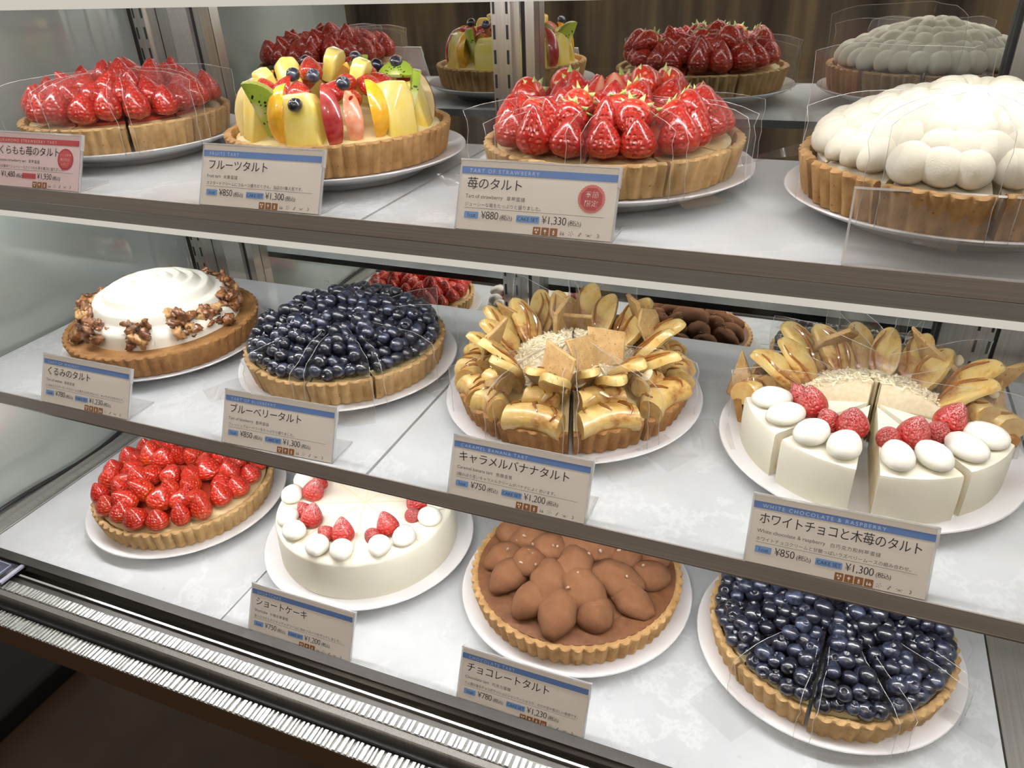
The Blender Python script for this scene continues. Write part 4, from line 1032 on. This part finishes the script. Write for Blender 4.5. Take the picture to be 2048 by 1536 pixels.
for n in range(5):
    t = banana_slice(base('white'), R_(2 + 36 * n), 'caramel banana tart slice %s behind the white cake slices' % ('at the far right', 'second from the right', 'at the middle', 'second from the left', 'at the far left')[n], 'banana tart slices behind the white cake', 400 + n)
    if n == 4: put('biscuit_piece', CRACK[1], t, polar(.90, R_(170), .10), stand(R_(176), R_(-28), 0), 1.25)
    if n == 0: put('biscuit_piece', CRACK[1], t, polar(.82, R_(32), .30), stand(R_(20), R_(20), 0), 1.2)
# --- white cake slices
for n, (a0, lab, off) in enumerate(((-168, 'leftmost white cake slice with two cream puffs and a berry', .05), (-131, 'white cake slice just left of the brown gap at the front', .06), (-90, 'white cake slice just right of the brown gap at the front', .07), (-53, 'rightmost white cake slice with two cream puffs and berries', .05))):
    t = slice_root(base('white'), R_(a0), lab, 'white cake slices on one plate', off, 'cake_slice', 'cake slice')
    b0, b1 = R_(a0) + GAP, R_(a0) + SL - GAP; am = (b0 + b1) / 2; RK, HK = .84, .355
    prof = [(.002, .0), (RK - .005, .0), (RK, .02), (RK + .004, HK * .5), (RK, HK - .025), (RK - .008, HK - .006), (RK - .03, HK), (.002, HK)]
    put('cream_coat', lathe(prof, 14, None, b0, b1, caps=1).mesh('cream_coat', ['icing', 'icing'], 40), t)
    ly = MB()
    for s, b in ((1, b0), (-1, b1)):
        for z0, z1 in ((.05, .15), (.21, .31)):
            e = .0015 * s
            ly.add([(.12 * cos(b) + e * sin(b), .12 * sin(b) - e * cos(b), z0), ((RK - .03) * cos(b) + e * sin(b), (RK - .03) * sin(b) - e * cos(b), z0), ((RK - .03) * cos(b) + e * sin(b), (RK - .03) * sin(b) - e * cos(b), z1), (.12 * cos(b) + e * sin(b), .12 * sin(b) - e * cos(b), z1)], [(0, 1, 2, 3)], smooth=False)
    put('sponge_layers', ly.mesh('sponge_layers', ['sponge']), t)
    for s in (-1, 1):
        put('cream_puff', PUFF_L[(n + s) % 2], t, polar(.685, am + s * R_(9.3), HK + .045), stand(am + s * R_(9.3) + PI, R_(0), 0), (.82, .86, 1.0))
    put('strawberry', STRAWS[0], t, polar(.43, am + R_(8), HK - .01), stand(am, R_(18), 1), (1.15, 1.15, 1.2))
    put('strawberry', STRAWS[1], t, polar(.44, am - R_(9), HK - .015), stand(am - R_(40), R_(30), 2), (1.05, 1.05, 1.05))
# --- shortcake
t = thing('shortcake', 'uncut round white shortcake with cream puffs and red berries', 'cake', base('short'), 'whole tarts and cakes')
prof = [(.002, 0), (.835, 0), (.842, .02), (.838, .20), (.830, .37), (.822, .395), (.795, .41), (.002, .412)]
mb = lathe(prof, 96)
for q in mb.v: q.x *= 1 + .004 * nz(q, 4); q.y *= 1 + .004 * nz(q, 4, 3)
for k in range(8):
    a = R_(-90 + 22.5 + 45 * k)
put('cream_coat', mb.mesh('cream_coat', ['icing'], 45), t)
cl = MB()
for k in range(4):
    a = R_(-68 + 45 * k); T = Matrix.Rotation(a, 4, 'Z'); cl.box((-.80, -.003, .4115), (.80, .003, .4135), 0, T)
put('cut_lines', cl.mesh('cut_lines', ['custard']), t)
r_ = random.Random(8)
for k in range(8):
    th = R_(-84 + 45 * k)
    for s in (-1, 1): put('cream_puff', PUFF[(k + (s > 0)) % 2], t, polar(.71, th + s * R_(9.3), .455), stand(th + s, R_(0), r_.random() * 6), (.98, .98, 1.0))
    put('strawberry', STRAWS[0], t, polar(.545, th + R_(5), .395), stand(th + R_(20), R_(-20), r_.random() * 6), 1.12)
    put('strawberry', STRAWS[1], t, polar(.52, th - R_(10), .39), stand(th - R_(50), R_(30), r_.random() * 6), 1.0)
# --- chocolate tart
t = thing('chocolate_tart', 'uncut chocolate tart with large cocoa dusted cream dollops', 'tart', base('choco'), 'whole tarts and cakes')
put('crust', crust_mb(.22, .90, .855).mesh('crust', ['crust'], 50), t)
put('ganache', fill_mb(.85, .215, .02).mesh('ganache', ['ganache'], 50), t)
put('cream_base', fill_mb(.66, .22, .16, z_base=.2).mesh('cream_base', ['cocoa'], 50), t)
r_ = random.Random(15)
for R0, n0, zz, sc, sh_ in ((.62, 13, .29, 1.0, 0), (.40, 9, .37, 1.0, .4), (.20, 4, .43, .95, .2)):
    for k in range(n0):
        th = 2 * PI * (k + sh_) / n0 + r_.uniform(-.06, .06)
        put('chocolate_cream_dollop', r_.choice(CHOCO), t, polar(R0 + r_.uniform(-.03, .03), th, zz + r_.uniform(-.01, .02)), stand(th, R_(12), R_(r_.uniform(-30, 30))), r_.uniform(.88, 1.08) * sc)
put('chocolate_cream_dollop', CHOCO_BIG, t, (.08, .08, .45), (0, 0, .6), .9)
for k in range(34):
    r, th = .6 * math.sqrt(r_.random()), r_.random() * 6.283
    put('cocoa_nib', NIB, t, polar(r, th, .43 + .13 * (1 - (r / .62) ** 2)), (r_.random() * 3, r_.random() * 3, 0), r_.uniform(.8, 1.5))

# ------------------------------------------------------------------ clear films
def film(center, pts, z0, z1, label, group='clear cake films', seed=0, lean=0.0, flap=0.0):
    """upright clear sheet following a path of (r, degrees) round the plate centre; a flap may lie flat at its foot"""
    P3 = [Vector((r * cos(R_(a)), r * sin(R_(a)), 0)) for r, a in pts]
    path = []
    for i in range(len(P3) - 1):
        for k in range(8): path.append(P3[i].lerp(P3[i + 1], k / 8))
    path.append(P3[-1]); n = len(path); m = 6; v = []; f = []
    for i, p in enumerate(path):
        e = min(i, n - 1 - i) / 3.0; cut = 0.06 * max(0, 1 - e) ** 2
        for j in range(m + 1):
            w = j / m; z = z0 + (z1 - z0 - cut) * w
            q = p * (1 + lean * w * w); a = .034 * w * nz((p.x * 3, p.y * 3, w * 2.2), 1.9, seed)
            v.append((q.x + a, q.y + a * .7, z + .012 * w * nz((p.x, p.y, 0), 3, seed)))
    for i in range(n - 1):
        for j in range(m): f.append((i * (m + 1) + j, (i + 1) * (m + 1) + j, (i + 1) * (m + 1) + j + 1, i * (m + 1) + j + 1))
    mb = MB().add(v, f)
    top = [v[i * (m + 1) + m] for i in range(n)]; e0 = [v[j] for j in range(m + 1)]; e1 = [v[(n - 1) * (m + 1) + j] for j in range(m + 1)]
    for line in (top, e0, e1): mb.merge(tube(line, .0018, 4), mi=1)
    o = put('cake_film', mb.mesh('cake_film', ['film', 'acrylic_edge']), None, center, world=True)
    return tag(o, label, 'film', group)
def vfilm(key, a0, height, label, seed, r_out=1.02, z0=.0):
    film(base(key), [(r_out, a0 + 3.0), (.10, a0 + 18), (r_out, a0 + 33)], z0 + .02, height, label, seed=seed)
def flap(key, a, label, r0=.92, r1=1.22, w=.22, zz=.055, seed=0, rise=0.0):
    c = base(key); mb = MB(); v = []; f = []
    for i in range(7):
        r = r0 + (r1 - r0) * i / 6
        for j in range(5):
            s = (j / 4 - .5) * w; z = zz + rise * i / 6 + .02 * sin(i * .9 + seed) * (j / 4 - .5)
            v.append((r * cos(R_(a)) - s * sin(R_(a)), r * sin(R_(a)) + s * cos(R_(a)), z))
    for i in range(6):
        for j in range(4): f.append((i * 5 + j, (i + 1) * 5 + j, (i + 1) * 5 + j + 1, i * 5 + j + 1))
    o = put('film_flap', mb.add(v, f).mesh('film_flap', ['film']), None, c, world=True)
    return tag(o, label, 'film', 'clear film ends lying on the plates')
LS = 'top left strawberry tart'
for i, (a0, ph) in enumerate(((-45, 'right of the front cut'), (-81, 'left of the front cut'), (-117, 'at the left front'), (-9, 'along the right side'))): vfilm('lstraw', a0, .60, 'film round the slice %s of the %s' % (ph, LS), 3 + i)
flap('lstraw', -42, 'clear film end hanging from the plate of the top left strawberry tart', seed=2); flap('lstraw', -72, 'clear film end beside the pink price sign', seed=4)
LF = 'leafy strawberry tart'
for i, (a0, ph) in enumerate(((-88, 'at the front left'), (-52, 'at the front right'), (-124, 'at the near left'), (-16, 'at the right'), (-160, 'at the far left'))): vfilm('straw', a0, .50, 'film round the slice %s of the %s' % (ph, LF), 13 + i)
flap('straw', -48, 'clear film end beside the strawberry tart price sign', .9, 1.25, .3, seed=1); flap('straw', 10, 'clear film end right of the leafy strawberry tart', .9, 1.35, .25, rise=.1, seed=3); flap('straw', -140, 'clear film end left of the strawberry tart price sign', .9, 1.25, .3, seed=6)
for i, (a0, ph) in enumerate(((-121, 'round the front slice'), (-85, 'right of the front slice'), (-157, 'left of the front slice'))): vfilm('cream', a0, .62, 'clear film %s of the cream mound tart' % ph, 23 + i, 1.0)
film(base('cream'), [(1.08, 150), (.15, 120), (1.0, 80)], .05, .80, 'tall clear film standing at the back of the cream mound tart', seed=40)
flap('cream', -100, 'clear film corner sticking out under the cream mound tart', .95, 1.15, .2, .03, seed=5)
MB1 = 'middle shelf blueberry tart'
for i, (a0, ph) in enumerate(((-79, 'at the front'), (-43, 'at the front right'), (-115, 'at the front left'), (29, 'at the back right'), (101, 'at the back left'))): vfilm('blueb', a0, .46, 'film round the slice %s of the %s' % (ph, MB1), 33 + i)
flap('blueb', -15, 'clear film end on the shelf right of the middle blueberry tart', .9, 1.3, .3, .05, seed=2); flap('blueb', -125, 'clear film end left of the blueberry price sign', .9, 1.3, .3, .05, seed=3); flap('blueb', -55, 'clear film end behind the blueberry price sign', .9, 1.25, .3, .03, seed=7)
BN = 'caramel banana tart'
for i, (a0, ph) in enumerate(((-73, 'at the front right'), (-109, 'at the front'), (-37, 'at the right'), (-145, 'at the left'), (71, 'at the back right'), (107, 'at the back left'))): vfilm('banana', a0, (.60, .62, .55, .50, .82, .78)[i], 'film round the slice %s of the %s' % (ph, BN), 43 + i)
flap('banana', -35, 'clear film end at the right of the banana tart plate', .95, 1.3, .3, .03, seed=2); flap('banana', -52, 'clear film end right of the caramel banana price sign', .95, 1.25, .35, .02, seed=3)
for i, (a0, ph) in enumerate(((74, 'at the middle'), (38, 'second from the right'), (110, 'second from the left'), (2, 'at the far right'), (146, 'at the far left'))): vfilm('white', a0, (.82, .70, .72, .55, .5)[i], 'clear film round the banana slice %s behind the white cake' % ph, 53 + i, .98)
flap('white', -165, 'clear film end at the left of the white cake plate', .95, 1.25, .4, .03, seed=2)
B2 = 'bottom deck blueberry tart'
for i, (a0, ph) in enumerate(((-97, 'at the front'), (-61, 'at the front right'), (-133, 'at the front left'), (-25, 'at the right'), (83, 'at the back'))): vfilm('blue2', a0, .44, 'film round the slice %s of the %s' % (ph, B2), 63 + i)
flap('blue2', -125, 'clear film end at the front left of the bottom blueberry plate', .95, 1.3, .42, .04, seed=2); flap('blue2', -80, 'clear film end at the front of the bottom blueberry plate', .98, 1.2, .4, .0, seed=3); flap('blue2', -28, 'clear film end at the right of the bottom blueberry plate', .9, 1.25, .12, .06, seed=5)

# ------------------------------------------------------------------ price signs
sign(0, -6.40, 1, 'SAKURAMOMO STRAWBERRY TART', 'さくらもも苺のタルト', 'Sakuramomo strawberry tart', '草莓蛋撻', '酸味のある果肉でジューシーなさくらもも苺を贅沢に盛りました。', '¥1,480', '¥1,930', 'pink price sign with a red seal at the left of the top shelf', red=True, seal=['さくらもも', '期間限定', 'いちご'])
sign(0, -4.17, .9, 'FRUITS TART', 'フルーツタルト', 'Fruit tart', '水果蛋撻', 'カスタードクリームにフルーツ盛りだくさん。当店の1番人気です。', '¥850', '¥1,300', 'cream price sign lettered FRUITS TART in front of the fruit tart')
sign(0, -2.12, .9, 'TART OF STRAWBERRY', '苺のタルト', 'Tart of strawberry', '草莓蛋撻', 'ジューシーな苺をたっぷりと盛りました。', '¥880', '¥1,330', 'cream price sign with a round red seal, lettered TART OF STRAWBERRY', seal=['季節', '限定'])
sign(1, -6.17, .4, 'TART OF WALNUT', 'くるみのタルト', 'Tart of walnut', '核桃蛋撻', 'くるみ入りのアーモンドクリームで焼き上げたタルトに、キャラメリゼをサンド。', '¥780', '¥1,230', 'price sign lettered TART OF WALNUT at the left of the middle shelf', brown=4)
sign(1, -4.15, 2.2, 'TART OF BLUEBERRY', 'ブルーベリータルト', 'Tart of blueberry', '藍莓蛋撻', 'フレッシュブルーベリーをたっぷりと盛りました。', '¥850', '¥1,300', 'price sign lettered TART OF BLUEBERRY on the middle shelf')
sign(1, -2.14, 0, 'CARAMEL BANANA TART', 'キャラメルバナナタルト', 'Caramel banana tart', '焦糖香蕉', '2種のほろ苦いキャラメルクリームがバナナによく合います。', '¥750', '¥1,200', 'price sign lettered CARAMEL BANANA TART on the middle shelf')
sign(1, -.10, .7, 'WHITE CHOCOLATE & RASPBERRY', 'ホワイトチョコと木苺のタルト', 'White chocolate & raspberry', '白巧克力和树莓蛋撻', 'ホワイトチョコクリームと甘酸っぱいラズベリームースの組み合わせ。', '¥850', '¥1,300', 'price sign lettered WHITE CHOCOLATE & RASPBERRY in front of the white cake', brown=4)
sign(2, -3.99, .3, 'SHORTCAKE', 'ショートケーキ', 'Shortcake', '什锦水果蛋糕', 'あっさりとしたシャンティクリームに旬のフルーツをサンドしました。', '¥750', '¥1,200', 'price sign lettered SHORTCAKE on the bottom deck', zsh=-.02)
sign(2, -2.01, .1, 'CHOCOLATE TART', 'チョコレートタルト', 'Chocolate tart', '巧克力蛋糕', 'ラム酒の香るチョコガナッシュにシャンティショコラ、カカオ豆が香ばしい食感です。', '¥780', '¥1,230', 'price sign lettered CHOCOLATE TART on the bottom deck', brown=4, zsh=-.02)
o = thing('sign_holder', 'empty clear sign holder in front of the cream mound tart', 'sign holder', (.155, SH[0][0], SH[0][1] + .002))
holder(o, 1.0, .40)
